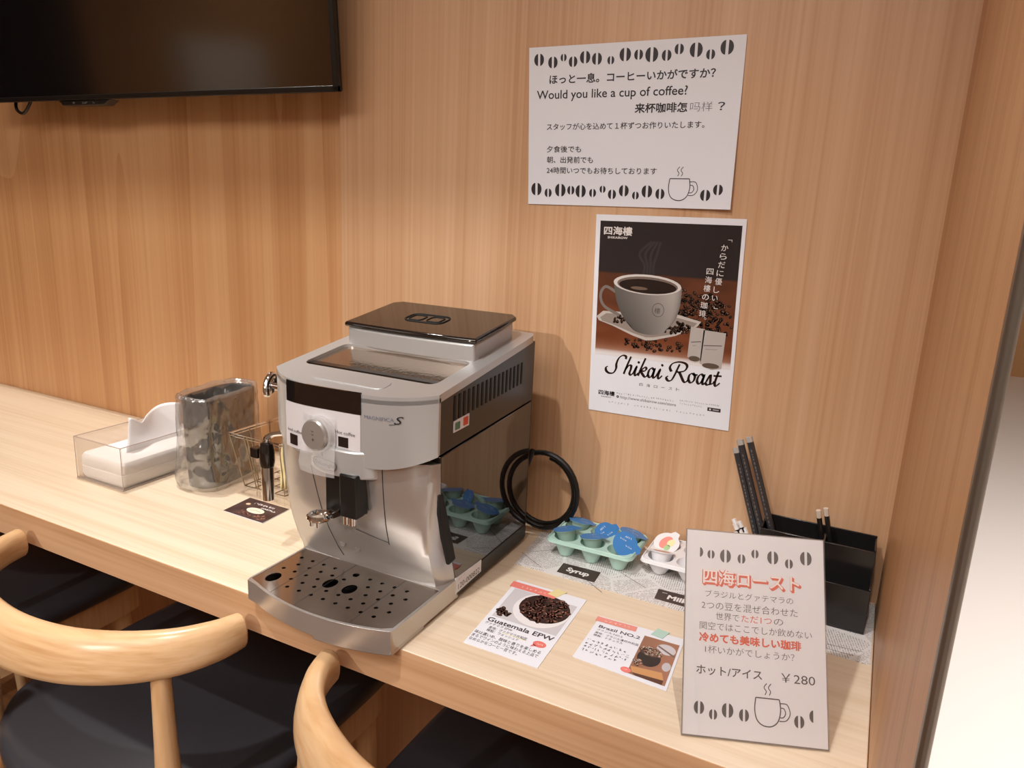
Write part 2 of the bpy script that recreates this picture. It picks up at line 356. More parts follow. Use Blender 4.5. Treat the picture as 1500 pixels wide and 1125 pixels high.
struct('floor_hall', MB().box(0.3, 4.1, -4.0, 7.4, -0.05, 0).box(0.06, 0.3, 0.42, 7.4, -0.05, 0), 'white_floor')
struct('ceiling', MB().box(-4.1, 4.1, -4.1, 7.4, 2.5, 2.55), 'plaster')
struct('light_cut_beam', MB().box(-4.0, 0.6, -1.72, -1.6, 2.106, 2.5), 'plaster')        # unseen beam added to cut the top of the wall's light band
struct('skirting', MB().box(-0.846, 0.05, 1.004, 1.02, 0, 0.06), 'side_veneer').name = 'baseboard_back'

wt = MB().box(-3.6, 0.0505, 0.6122, 1.0195, T - 0.05, T).box(-3.6, -0.8462, 1.0195, 1.0355, T - 0.05, T).build('worktop', 'counter', bevel=0.0015)
MB().box(-3.6, 0.0505, 0.611, 0.6124, T - 0.0502, T - 0.0004).build('front_edge', 'edge_wood', wt)
tag(wt, 'long pale wooden worktop running along the wall under the coffee machine', 'counter')

# ================================================================== television
def tv():
    base = Vector((-1.286, 0.965, T + 0.653))
    t = empty('television', base, 'black flat television mounted high on the wood wall at upper left', 'television')
    R = Matrix.Rotation(radians(4.5), 3, 'X')
    w2 = 0.485; H = 0.56
    MB().box(-w2, w2, 0.004, 0.011, 0, H, R).box(-w2 + .06, w2 - .06, 0.011, 0.034, 0.03, H - .05, R).build('casing', 'black_plastic', t, bevel=0.004)
    b = MB()
    for a in ((-w2, w2, 0, 0.009), (-w2, w2, H - 0.014, H), ): b.box(a[0], a[1], -0.003, 0.004, a[2], a[3], R)
    for a in ((-w2, -w2 + 0.010), (w2 - 0.010, w2)): b.box(a[0], a[1], -0.003, 0.004, 0, H, R)
    b.build('bezel', 'black_plastic', t, bevel=0.001)
    MB().box(-w2 + 0.010, w2 - 0.010, -0.0015, 0.0038, 0.009, H - 0.014, R).build('screen', 'tv_screen', t, smooth=0)
    MB().box(-0.26, 0.26, 0.034, 0.060, 0.12, 0.44, R).build('wall_mount', 'black_plastic', t)
    rc = MB().loft([[(-0.215 + 0.012 * k, y, -0.0095 * k) for y in (0.0, 0.022)] + [(-0.06 - 0.02 * k, y, -0.0095 * k) for y in (0.022, 0.0)] for k in (0, 1)])
    r = rc.build('sensor_bar', 'black_plastic', t, bevel=0.002)
    ink = Ink(lambda x, y, d: Vector((-1.286 - 0.19 + x, 0.965 - 0.0006 - d, T + 0.653 - 0.0085 + y))); sync()
    rnd = random.Random(4)
    for k, xx in enumerate((0.02, 0.048, 0.08)): ink.marks(xx, 0.0015, 0.008 if k != 1 else 0.018, 0.004, (200, 200, 200), rnd, 0.8)
    ink.build('lettering', 'print', t)
tv()
cp = catmull([(-1.668, 0.99, T + 0.72), (-1.672, 0.985, T + 0.665), (-1.665, 0.98, T + 0.642), (-1.645, 0.98, T + 0.633), (-1.625, 0.98, T + 0.645), (-1.618, 0.985, T + 0.668), (-1.622, 0.99, T + 0.72)], 6)
tag(MB().tube(cp, 0.0032, 8).build('cable', 'cord', org=(-1.645, 0.985, T + 0.633)), 'short loop of black cable hanging below the television', 'cable')

# ================================================================== notices on the wall
def sheet_wall(name, q, label, y=1.0188, curl=None, m='paper'):
    """a paper sheet whose corners (TL, TR, BR, BL as x, h) lie on the wall"""
    tl, tr, br, bl = [Vector((a[0], 0, a[1] + T)) for a in q]
    def P(u, v, d):
        p = (tl * (1 - u) + tr * u) * (1 - v) + (bl * (1 - u) + br * u) * v
        lift = curl(u, v) if curl else 0
        return Vector((p.x, y - 0.0004 - lift - d, p.z))
    o = P(0.5, 0.5, 0); o.y = y
    root = empty(name, o, label, 'poster'); sync()
    n = 48; mb = MB(); vs = []
    for d in (0.0, -0.0004):
        vs += [P(i / n, j / n, d) for j in range(n + 1) for i in range(n + 1)]
    k = (n + 1) ** 2; fs = []
    for j in range(n):
        for i in range(n):
            a = j * (n + 1) + i; fs.append((a, a + 1, a + n + 2, a + n + 1)); fs.append(tuple(x + k for x in (a, a + n + 1, a + n + 2, a + 1)))
    e = [i for i in range(n + 1)] + [(j + 1) * (n + 1) - 1 for j in range(1, n + 1)] + [n * (n + 1) + i for i in range(n - 1, -1, -1)] + [j * (n + 1) for j in range(n - 1, 0, -1)]
    for i in range(len(e)):
        a, b = e[i], e[(i + 1) % len(e)]; fs.append((a, a + k, b + k, b))
    mb.add(vs, fs).build('sheet', m, root, org=o)
    return root, P
INKC = (36, 30, 33)
def coffee_notice():
    W_, H_ = 0.297, 0.21
    root, P = sheet_wall('notice', [(-0.501, 0.712), (-0.199, 0.7135), (-0.195, 0.500), (-0.491, 0.496)], 'white landscape notice asking would you like a cup of coffee, high on the wall',
                         curl=lambda u, v: 0.005 * max(0, (u - 0.5) / 0.5) ** 2 * max(0, (v - .2) / .8))
    fn = lambda x, y, d: P(x / W_, 1 - y / H_, d)
    X = lambda u: u * W_; Y = lambda v: (1 - v) * H_
    ink = Ink(fn)
    tb = [(.052, .078, 1), (.123, .098, .95), (.177, .072, .6), (.225, .100, .85), (.284, .077, 1), (.342, .090, .95), (.409, .103, .65), (.476, .074, 1.05), (.538, .079, .8), (.598, .083, 1.15), (.665, .092, .85), (.719, .060, .8), (.793, .070, 1.1), (.856, .100, .75), (.923, .065, 1.1)]
    bb = [(.045, .900, 1.1), (.109, .923, .75), (.174, .904, 1.1), (.230, .903, .75), (.281, .908, 1.05), (.343, .918, .7), (.393, .893, .6), (.441, .924, .8), (.499, .900, .95), (.557, .928, .65), (.611, .901, 1.0), (.674, .915, .85), (.883, .918, .9), (.938, .884, .85)]
    for row in (tb, bb):
        ink = Ink(fn)
        for u, v, s in row: ink.bean(X(u), Y(v), 0.0150 * s, 0.0158 * s)
        ink.build('bean_print', 'print', root)
    ink = Ink(fn)
    ink.text('ほっと一息。コーヒーいかがですか？', X(.108), Y(.226), 0.0128, INKC, X(.775), bold=.022)
    ink.text('Would you like a cup of coffee?', X(.043), Y(.322), 0.0160, INKC, X(.725), bold=.010)
    ink.text('来杯咖啡怎', X(.534), Y(.418), 0.0128, INKC, X(.238), bold=.026)
    ink.text('吗样', X(.785), Y(.418), 0.0128, (70, 64, 66), X(.097), bold=-.014)
    ink.text('？', X(.905), Y(.418), 0.0128, INKC, X(.030), bold=.012)
    ink.build('headline', 'print', root); ink = Ink(fn)
    ink.text('スタッフが心を込めて１杯ずつお作りいたします。', X(.097), Y(.515), 0.0094, INKC, X(.757), bold=.012)
    ink.text('夕食後でも', X(.099), Y(.657), 0.0094, INKC, X(.178), bold=.012)
    ink.text('朝、出発前でも', X(.100), Y(.725), 0.0094, INKC, X(.239), bold=.012)
    ink.text('24時間いつでもお待ちしております', X(.100), Y(.793), 0.0094, INKC, X(.552), bold=.012)
    ink.build('lettering', 'print', root)
    ink = Ink(fn); ink.mug(X(.716), Y(.950), X(.092), H_ * .13, 0.0011); ink.build('cup_drawing', 'print', root)
coffee_notice()

SCRIPT = [  # a hand-drawn copperplate-like wordmark: strokes in x-height units
    [(-.55, .62), (-.78, .45), (-.72, .1), (-.3, -.1), (.2, .02), (.48, .5), (.5, 1.0), (.75, 1.6), (1.2, 1.95), (1.62, 1.9), (1.62, 1.6)],
    [(1.45, 0), (1.75, .8), (2.25, 1.95)], [(1.62, .45), (2.0, .95), (2.3, .98), (2.28, .6), (2.15, .15), (2.35, 0), (2.65, .3)],
    [(2.65, .3), (3.0, 1.0), (2.78, .25), (2.9, 0), (3.2, .3)],
    [(3.2, 0), (3.5, .8), (4.0, 1.95)], [(3.42, .5), (3.95, .98), (4.15, .85), (3.95, .6), (3.55, .52), (3.85, .1), (4.1, 0), (4.4, .3)],
    [(5.05, .85), (4.8, 1.0), (4.5, .75), (4.38, .25), (4.6, 0), (4.9, .3), (5.15, .98), (4.98, .25), (5.1, 0), (5.4, .3)],
    [(5.4, .3), (5.8, 1.0), (5.58, .25), (5.7, 0), (6.05, .35)],
    [(6.75, .4), (6.55, .2), (6.75, -.08), (7.15, .0), (7.5, .6), (7.8, 1.3), (8.0, 1.75)],
    [(7.1, .9), (6.9, 1.3), (7.2, 1.75), (7.9, 1.98), (8.6, 1.9), (8.85, 1.6), (8.6, 1.15), (8.0, .95), (7.75, .95)],
    [(8.0, .95), (8.3, .45), (8.55, .05), (8.8, 0), (9.1, .3)],
    [(9.55, 1.0), (9.2, .8), (9.1, .3), (9.35, 0), (9.7, .25), (9.8, .75), (9.55, 1.0), (9.75, .85), (10.1, .9)],
    [(10.75, .85), (10.5, 1.0), (10.2, .75), (10.08, .25), (10.3, 0), (10.6, .3), (10.85, .98), (10.68, .25), (10.8, 0), (11.1, .3)],
    [(11.1, .3), (11.5, 1.05), (11.55, .6), (11.5, .15), (11.2, 0), (11.05, .15)], [(11.3, .02), (11.8, .2), (12.0, .45)],
    [(12.4, 1.5), (12.15, .7), (12.05, .2), (12.2, 0), (12.6, .35)], [(11.85, 1.0), (12.75, 1.05)]]
def roast_poster():
    W_, H_ = 0.21, 0.29
    root, P = sheet_wall('poster', [(-0.382, 0.486), (-0.173, 0.489), (-0.165, 0.201), (-0.373, 0.198)], 'portrait poster with steaming coffee cup photo and script wordmark, below the white notice', m='paper')
    fn = lambda x, y, d: P(x / W_, 1 - y / H_, d); X = lambda u: u * W_; Y = lambda v: (1 - v) * H_
    rnd = random.Random(11)
    ph = Ink(fn)
    def bg(i, j):
        v = 1 - j     # 0 bottom .. 1 top of j -> v from top
        v = (1 - j) * .67 + .03; u = i
        k = noise.noise(Vector((u * 3, v * 4, 1))) * 6
        if v < .285: return (44 + k + 12 * u * 0, 37 + k, 38 + k)
        t = (v - .285) / .4
        n = noise.noise(Vector((u * 6, v * 22, 4))) * 14
        c = [92 + 30 * t + n, 52 + 14 * t + n * .6, 34 + 6 * t + n * .4]
        if v > .6:
            q = min(1, (v - .6) / .085); q = q * q
            c = [c[k] * (1 - q) + (190, 150, 130)[k] * q for k in range(3)] if q < .75 else [c[k] * (1 - q) + (232, 226, 226)[k] * q for k in range(3)]
        return tuple(max(0, min(255, x)) for x in c)
    ph.grid(X(.032), Y(.70), X(.976), Y(.03), 24, 60, bg, 1)
    # loose beans over the table
    def beans(cx, cy, rx, ry, n, lay):
        for _ in range(n):
            a = rnd.random() * 6.28; q = sqrt(rnd.random()); x = X(cx + rx * q * cos(a)); y = Y(cy + ry * q * sin(a)); r = rnd.random() * 3.1
            k = rnd.choice((.6, .8, 1, 1.25)); s = rnd.uniform(.8, 1.15)
            ph.ell(x, y, .0031 * s, .0021 * s, (46 * k, 30 * k, 24 * k), lay, r, 10)
            ph.ell(x + .0004, y + .0006, .0013 * s, .0005 * s, (112 * k, 84 * k, 68 * k), lay + 1, r, 6)
    beans(.80, .47, .17, .12, 190, 2); beans(.62, .40, .12, .07, 60, 2); beans(.45, .62, .22, .035, 50, 2)
    # saucer
    sau = [(.033, .505), (.08, .475), (.3, .47), (.6, .46), (.765, .485), (.74, .51), (.6, .565), (.45, .598), (.394, .603), (.3, .585), (.15, .545), (.05, .525)]
    ph.poly([(X(u), Y(v)) for u, v in sau], (196, 188, 182), 4)
    ph.poly([(X(.40 + (u - .40) * .93), Y(.528 + (v - .528) * .80)) for u, v in sau], (150, 138, 130), 5)
    beans(.57, .525, .14, .028, 46, 6); beans(.19, .51, .05, .02, 12, 6)
    # cup body, shaded print
    ncol = 18; prof = [(.328, .235), (.36, .234), (.42, .222), (.47, .200), (.51, .165), (.538, .125)]
    pts = []; cl = []
    for v, hw in prof:
        for i in range(ncol + 1):
            s = -1 + 2 * i / ncol; pts.append((X(.385 + hw * s + (v - .33) * .12), Y(v + .035 * sqrt(max(0, 1 - s * s)) * (1 if v > .33 else .8))))
            b = 96 + 88 * max(0, .5 + .5 * s) ** 1.3 - 60 * max(0, (s - .72) / .28) ** 2; b *= 1.05 - (v - .33) * .9
            cl.append((b, b * .955, b * .92))
    ph.raw(pts, [(j * (ncol + 1) + i, j * (ncol + 1) + i + 1, (j + 1) * (ncol + 1) + i + 1, (j + 1) * (ncol + 1) + i) for j in range(len(prof) - 1) for i in range(ncol)], cl, 9)
    hd = catmull([(.165, .375), (.09, .352), (.055, .395), (.085, .45), (.20, .49)], 6)
    ph.stroke([(X(p[0]), Y(p[1])) for p in [Vector((a[0], a[1])) for a in hd]], .0042, (126, 116, 110), 8)
    ph.ell(X(.382), Y(.328), X(.236), H_ * .0485, (214, 208, 204), 10, -.02)
    ph.ell(X(.384), Y(.331), X(.212), H_ * .041, (120, 104, 96), 11, -.02)
    ph.ell(X(.386), Y(.336), X(.200), H_ * .0345, (38, 26, 22), 12, -.02)
    ph.ell(X(.33), Y(.348), X(.06), H_ * .008, (112, 92, 80), 13, -.02)
    ph.stroke([(X(.47) + .0085 * cos(t * .3), Y(.447) + .0095 * sin(t * .3)) for t in range(22)], .0007, (84, 76, 72), 11)
    ph.text('樓', X(.445), Y(.462), .0085, (84, 76, 72), .0085, lay=11)
    # bags
    for x0, y0, x1, y1 in ((.690, .512, .795, .672), (.775, .522, .932, .698)):
        ph.poly([(X(x0 + .01), Y(y0)), (X(x1), Y(y0 + .006)), (X(x1 - .012), Y(y1)), (X((x0 + x1) / 2), Y(y1 + .012)), (X(x0), Y(y1 - .012))], (186, 178, 174), 14)
        ph.ell(X((x0 + x1) / 2 - .005), Y(y1 - .006), X((x1 - x0) * .36), H_ * .013, (98, 84, 72), 15)
        ph.stroke([(X(x0 + .018), Y(y0 + .075)), (X(x1 - .02), Y(y0 + .068))], .0011, (92, 82, 78), 15)
        ph.stroke([(X(x0 + .03), Y(y0 + .092)), (X(x1 - .05), Y(y0 + .088))], .0006, (130, 120, 116), 15)
    # steam
    for k in range(4):
        st = catmull([(.34 + .03 * k, .31), (.36 + .02 * k, .24), (.32 + .04 * k, .18), (.40 + .02 * k, .12)], 6)
        ph.stroke([(X(p[0]), Y(p[1])) for p in [Vector((a[0], a[1])) for a in st]], .0035, (56, 50, 51), 2 + .4 * k)
    ph.build('photo_print', 'print_gloss', root)
    wh = (226, 220, 218)
    t = Ink(fn)
    t.text('四海樓', X(.062), Y(.093), .0125, wh, X(.198), bold=.03, lay=16); t.text('SHIKAIROW', X(.09), Y(.114), .0042, wh, X(.14), bold=.03, lay=16)
    t.build('logo', 'print_gloss', root); t = Ink(fn)
    for s, x, y0, y1 in (('﹁からだに優しい﹂', .862, .075, .425), ('四海樓の珈琲。', .775, .224, .505)):
        n = len(s); st = (y1 - y0) / n
        for i, ch in enumerate(s):
            c2 = {'﹁': '「', '﹂': '」'}.get(ch, ch)
            u = x - i * .0055 + (.028 if 'か' in s and False else 0); yy = y0 + st * (i + .82)
            if c2 in '「」': t.text(c2, X(u + .025), Y(yy - .012), .0085, wh, .0085 * .35, rot=-pi / 2, lay=16)
            elif c2 == '。': t.text(c2, X(u + .04), Y(yy - .028), .0098, wh, .0030, lay=16)
            else: t.text(c2, X(u), Y(yy), .0100, wh, .0092 if c2 not in 'しい' else .0075, lay=16, bold=.006)
    t.build('slogan', 'print_gloss', root); t = Ink(fn)
    # wordmark
    us = X(.80) / 13.4
    for st in SCRIPT:
        p = [Vector((a[0], a[1])) for a in catmull([(a, b, 0) for a, b in st], 6)]
        w = []
        for i in range(len(p)):
            d = p[min(i + 1, len(p) - 1)] - p[max(i - 1, 0)]; an = atan2(d.y, d.x)
            w.append(us * (.13 + .20 * abs(sin(an - .55)) ** 1.5))
        t.stroke([(X(.165) + q.x * us, Y(.787) + q.y * us * 1.12) for q in p], w, (40, 24, 20), 2)
    for x, y in ((3.2, 1.45), (6.0, 1.45)): t.ell(X(.165) + x * us, Y(.787) + y * us * 1.1, us * .15, us * .15, (40, 24, 20), 2)
    for i, ch in enumerate('四海ロースト'): t.text(ch, X(.369 + .052 * i), Y(.836), .0052, (92, 84, 84), .0052, lay=2)
    t.build('wordmark', 'print_gloss', root); t = Ink(fn)
    t.text('四海樓', X(.072), Y(.908), .0075, INKC, X(.12), bold=.03, lay=2); t.text('SHIKAIROW', X(.092), Y(.922), .0026, INKC, X(.075), lay=2)
    t.ell(X(.216), Y(.909), .0019, .0019, INKC, 2); t.ell(X(.216), Y(.909), .0007, .0007, (225, 220, 222), 3)
    t.text('http://www.shikairow.com/store', X(.236), Y(.916), .0062, (96, 88, 92), X(.40), lay=2)
    t.marks(X(.206), Y(.895), X(.42), .0028, (90, 84, 88), rnd, lay=2); t.marks(X(.66), Y(.886), X(.28), .0022, (110, 104, 106), rnd, lay=2); t.marks(X(.66), Y(.902), X(.16), .0024, (120, 112, 114), rnd, lay=2)
    t.rect(X(.85), Y(.915), X(.938), Y(.897), (58, 50, 56), 2); t.ell(X(.868), Y(.906), .0014, .0014, (216, 210, 212), 3); t.rect(X(.886), Y(.909), X(.926), Y(.903), (170, 164, 168), 3)
    t.marks(X(.15), Y(.948), X(.16), .0030, (128, 120, 122), rnd, 1.6, 2); t.marks(X(.34), Y(.947), X(.27), .0030, (128, 120, 122), rnd, 1.6, 2); t.marks(X(.64), Y(.946), X(.21), .0030, (128, 120, 122), rnd, 1.6, 2)
    t.build('fine_print', 'print_gloss', root)
roast_poster()

# ================================================================== coffee machine
MX, MY = -0.5495, 0.76
def machine():
    rt = empty('coffee_machine', (MX, MY, T), 'silver and black automatic espresso machine standing on the worktop', 'coffee machine'); sync()
    dy = lambda y: y - MY
    topz = lambda u, v: 0.2835 + 0.142 * (v - dy(0.69))
    # head outline, front bowed, in local (u, v)
    HW = 0.1215
    yw = lambda u: 0.6475 + 0.0345 * (abs(u) / HW) ** 3.4
    arc = [(HW * sin(radians(a_)), dy(yw(HW * sin(radians(a_))))) for a_ in range(-90, 91, 4)] ; arc[-1] = (HW, dy(yw(HW)))
    z0h = lambda u, v: 0.190 + 0.58 * max(0.0, v - dy(0.65))
    MB().prism(arc + [(HW, dy(0.686)), (-HW, dy(0.686))], z0h, lambda u, v: topz(u, v) - 0.004).build('head_cover', 'silver', rt, bevel=0.002, segs=3)
    yf = lambda u: dy(yw(u))
    # inner black body and its two sides
    MB().box(-0.108, 0.108, dy(0.716), dy(0.932), 0.012, 0.285).build('inner_body', 'black_side', rt)
    def side(sg):
        X0, X1 = sorted((sg * 0.105, sg * 0.1202))
        def pan(name, prof, m, parent=rt, a=None, b=None):
            a = X0 if a is None else a; b = X1 if b is None else b
            return MB().loft([[(a, dy(y), z) for y, z in prof], [(b, dy(y), z) for y, z in prof]]).build(name, m, parent, bevel=0.001)
        up = pan('side_panel', [(0.6863, 0.2085), (0.932, 0.222), (0.932, 0.308), (0.6863, 0.277)] if sg < 0 else [(0.6863, 0.2085), (0.932, 0.222), (0.932, 0.308), (0.6863, 0.277)], 'black_side')
        pan('tank_panel', [(0.733, 0.028), (0.932, 0.030), (0.932, 0.220), (0.6905, 0.206), (0.6915, 0.16), (0.703, 0.12), (0.722, 0.06)], 'black_tank')
        pan('base_side', [(0.735, 0.006), (0.932, 0.006), (0.932, 0.029), (0.733, 0.027)], 'black_plastic')
        g = MB()
        for k in range(17):
            y = 0.716 + 0.0110 * k; zt = 0.2740 + 0.055 * (y - 0.716); zb = zt - 0.030 - 0.0 * k
            g.box(*sorted((sg * 0.1198, sg * 0.1208)), dy(y), dy(y + 0.0046), zb, zt)
        g.build('vent_slot_shade', 'black_hole', up)  # shade inside the slots given as near-black strips on the panel
        return up
    upR = side(1); side(-1)
    for x in (-0.09, 0.09):
        for y in (0.75, 0.92): MB().box(x - 0.014, x + 0.014, dy(y - 0.012), dy(y + 0.012), 0, 0.0125).build('foot', 'cord', rt, bevel=0.002)
    MB().box(-0.1195, 0.1195, dy(0.932), dy(0.936), 0.008, 0.308).build('back_panel', 'black_side', rt)
    # lower front: one curved silver shell seen from the front and both sides
    prof = [(0.651, 0.207), (0.655, 0.165), (0.659, 0.138), (0.664, 0.113), (0.672, 0.087), (0.685, 0.057), (0.700, 0.030), (0.700, 0.002)]
    yp = lambda h: next((a[0] + (b[0] - a[0]) * (a[1] - h) / (a[1] - b[1]) for a, b in zip(prof, prof[1:]) if b[1] <= h <= a[1]), 0.70)
    bprof = [(0.740, 0.002), (0.737, 0.03), (0.724, 0.06), (0.704, 0.12), (0.692, 0.16), (0.6905, 0.20)]
    ybk = lambda h: next((a[0] + (b[0] - a[0]) * (h - a[1]) / (b[1] - a[1]) for a, b in zip(bprof, bprof[1:]) if a[1] <= h <= b[1]), 0.69)
    ys = lambda u, h: yp(h) + 0.003 * min(1, h / .15) + 0.0345 * (abs(u) / .1215) ** 3.4 * min(1, h / .19)
    rings = []
    for k in range(25):
        h = 0.002 + 0.196 * k / 24; hw = 0.1045 + 0.004 * h / .2; cu = 0.004 * (1 - h / .2); us = [cu - hw + 2 * hw * i / 20 for i in range(21)]; yb = max(ybk(h), ys(.103, h) + .006)
        sd = [(0.1135, dy(ys(.103, h) + (yb - ys(.103, h)) * .3)), (0.1198, dy(yb - .001)), (0.1198, dy(yb)), (0.10, dy(yb + .012))]
        rings.append([(u, dy(ys(u, h)), h) for u in us] + [(x, y, h) for x, y in sd] + [(-x, y, h) for x, y in sd[::-1]])
    MB().loft(rings).build('front_shell', 'silver_l', rt, smooth=42)
    for sg in (-1, 1):
        pr = [(0.688, 0.160), (0.697, 0.160), (0.716, 0.105), (0.731, 0.060), (0.714, 0.058), (0.699, 0.100), (0.690, 0.135)]
        a, b = (0.1080, 0.1208) if sg > 0 else (-0.1208, -0.1062)
        MB().loft([[(a, dy(y), z) for y, z in pr], [(b, dy(y), z) for y, z in pr]]).build('grip_recess', 'black_hole', rt, bevel=0.002)
    sm = MB()
    def seam(pts): sm.tube([(u, dy(ys(u, h)) - 0.0001, h) for u, h in pts], 0.0006, 6)
    seam([(-0.045 + 0.0 * k, 0.172 - 0.01425 * k) for k in range(11)][:1] + [(-0.047 + 0.0022 * k, 0.172 - 0.0145 * k) for k in range(10)])
    seam([(0.060 - 0.0002 * k, 0.188 - 0.0145 * k) for k in range(8)]); seam([(0.012 + 0.0047 * k, 0.097 - 0.0008 * k) for k in range(11)])
    sm.build('door_seam', 'seam', rt)
    dm = MB()
    for u, h in ((-0.018, 0.066), (0.004, 0.063)):
        dm.lathe([(0.0045, 0), (0.0045, 0.0006)], (u, dy(ys(u, h)) - 0.0002, h), 16, Matrix.Rotation(radians(75), 3, 'X'))
    dm.build('dimple', 'grey_mark', rt)
    # top deck: rim ring, cup shelf, hopper
    outer = arc + [(HW, dy(0.90)), (0.1208, dy(0.926)), (0.116, dy(0.936)), (0.07, dy(0.940)), (-0.07, dy(0.940)), (-0.116, dy(0.936)), (-0.1208, dy(0.926)), (-HW, dy(0.90))]
    inner = rrect(-0.101, 0.099, dy(0.706), dy(0.795), 0.012)
    def tess(outer, holes, z, mb, flip=False):
        loops = [outer] + holes; pts = [p for l in loops for p in l]
        tr = tessellate_polygon([[Vector((x, y, 0)) for x, y in l] for l in loops])
        mb.add([(x, y, z(x, y) if callable(z) else z) for x, y in pts], tr)
    def slab(outer, holes, zb, zt):
        mb = MB(); tess(outer, holes, zt, mb); tess(outer, holes, zb, mb)
        for l in [outer] + holes:
            mb.loft([[(x, y, zb(x, y) if callable(zb) else zb) for x, y in l], [(x, y, zt(x, y) if callable(zt) else zt) for x, y in l]], caps=False)
        bm = bmesh.new(); me = bpy.data.meshes.new('tmp'); me.from_pydata(mb.v, [], mb.f); bm.from_mesh(me); bmesh.ops.remove_doubles(bm, verts=bm.verts, dist=1e-6)
        bm.verts.index_update(); r = MB(); r.add([v.co.copy() for v in bm.verts], [[v.index for v in f.verts] for f in bm.faces]); bm.free(); bpy.data.meshes.remove(me)
        return r
    slab(outer, [inner], lambda u, v: topz(u, v) - 0.0095, topz).build('top_rim', 'silver', rt, bevel=0.0018, segs=2)
    m_shelf = bump(mat('shelf_film', (168, 150, 134), 0.12, 0.85), 160, 0.25, 0.001)
    MB().prism(rrect(-0.1012, 0.0992, dy(0.7058), dy(0.7952), 0.012), lambda u, v: topz(u, v) - 0.009, lambda u, v: topz(u, v) - 0.004).build('cup_shelf', m_shelf, rt)
    MB().prism(rrect(-0.055, 0.052, dy(0.667), dy(0.694), 0.010), lambda u, v: topz(u, v) - 0.002, lambda u, v: topz(u, v) + 0.0012).build('lid_flap', 'silver', rt, bevel=0.0008)
    hop = [(-0.1015 + 0.2015 * k / 12, dy(0.797 + 0.004 * (1 - (1 - k / 6) ** 2) * -1)) for k in range(13)] + [(0.100, dy(0.903)), (0.09, dy(0.914)), (-0.09, dy(0.914)), (-0.1015, dy(0.903))]
    hz = lambda u, v: topz(u, v) + 0.023
    MB().prism(hop, lambda u, v: topz(u, v) - 0.004, hz).build('hopper', 'silver', rt, bevel=0.004, segs=3)
    big = [(u * 1.035, v + (-0.0035 if v < dy(0.82) else 0.003)) for u, v in hop]
    lid = MB().prism(big, lambda u, v: hz(u, v) + 0.0005, lambda u, v: hz(u, v) + 0.007).build('hopper_lid', 'black_gloss', rt, bevel=0.003, segs=3)
    ring = MB()
    rr = rrect(-0.036, 0.026, dy(0.832), dy(0.866), 0.012)
    ring.tube([(x, y, hz(x, y) + 0.0072) for x, y in rr], 0.0012, 6, closed=True)
    for x0, x1 in ((-0.031, -0.010), (-0.002, 0.019)):
        r2 = rrect(x0, x1, dy(0.838), dy(0.860), 0.006); ring.tube([(x, y, hz(x, y) + 0.0072) for x, y in r2], 0.0009, 6, closed=True)
    ring.build('lid_handle', 'black_hole', lid)
    # curved patches on the fascia
    def patch(name, u0, u1, h0, h1, off, m, th=0.001, parent=rt, r=0.0):
        n = 16; A = []; f0 = h0 if callable(h0) else (lambda u: h0); f1 = h1 if callable(h1) else (lambda u: h1)
        rings = []
        for k in range(n + 1):
            u = u0 + (u1 - u0) * k / n; y = yf(u)
            rings.append([(u, y - off, f0(u)), (u, y - off, f1(u)), (u, y + th, f1(u)), (u, y + th, f0(u))])
        return MB().loft(rings).build(name, m, parent)
    slope = lambda a, b: (lambda u: a + b * u)
    patch('display', -0.080, 0.0385, slope(0.2525, 0.02), slope(0.2785, 0.02), 0.0012, 'black_gloss')
    lab = patch('control_label', -0.083, 0.0375, slope(0.1945, .02), slope(0.2520, 0.02), 0.0008, 'film')
    patch('button', -0.0735, -0.0595, 0.1975, 0.2105, 0.0018, 'black_side', parent=lab); patch('button', 0.0065, 0.0205, 0.2105, 0.2225, 0.0018, 'black_side', parent=lab)
    # nose with knob
    no = [(0.004 + 0.0515 * cos(radians(a)), dy(0.668) - 0.0275 * abs(sin(radians(a))) ** .8) for a in range(180, 361, 9)]
    nose = MB().prism(no + [(0.0555, dy(0.69)), (-0.0475, dy(0.69))], 0.174, 0.2085).build('nose', 'silver', rt, bevel=0.003, segs=3)
    Rf = Matrix.Rotation(radians(90), 3, 'X')
    kn = MB().lathe([(0.0185, 0), (0.0185, 0.012), (0.017, 0.014), (0.0, 0.0145)], (-0.022, yf(-0.022) + 0.001, 0.2215), 36, Rf).build('dial', 'silver_l', rt)
    MB().lathe([(0.0215, 0), (0.0225, 0.006), (0.021, 0.0105), (0.0187, 0.011)], (-0.019, yf(-0.019), 0.2215), 30, Rf, caps=False).build('dial_film', 'film_clear', rt)
    fl = MB(); rg = []
    for h, a, b in ((0.243, -0.046, 0.004), (0.215, -0.047, 0.004), (0.186, -0.043, 0.012), (0.176, -0.040, 0.012)):
        rg.append([(a + (b - a) * k / 10, yf(a + (b - a) * k / 10) - 0.004 - (0.012 if h < .2 else 0.0) - 0.003 * sin(pi * k / 10), h) for k in range(11)])
    fl.loft(rg, caps=False, closed=False).build('wrap_film', 'film_clear', rt)
    MB().lathe([(0.0045, 0), (0.0045, 0.0012)], (-0.012, yf(-0.012) - 0.0045, 0.1985), 18, Rf).build('steam_button', 'grey_mark', rt)
    bd = MB(); yb = dy(0.6408)
    oval = [(-0.0115 + 0.0195 * cos(t) * (abs(cos(t)) ** -.35 if abs(cos(t)) > .01 else 0), yb - 0.0006 - 0.0 * t, 0.1868 + 0.0062 * sin(t) * (abs(sin(t)) ** -.35 if abs(sin(t)) > .01 else 0)) for t in [2 * pi * k / 40 + .01 for k in range(40)]]
    oval = [(u, dy(0.668) - 0.0275 * max(0, 1 - ((u - .004) / .0515) ** 2) ** .4 - 0.0012, z) for u, _, z in oval]
    bd.tube(oval, 0.0007, 6, closed=True).build('badge_ring', 'grey_mark', nose)
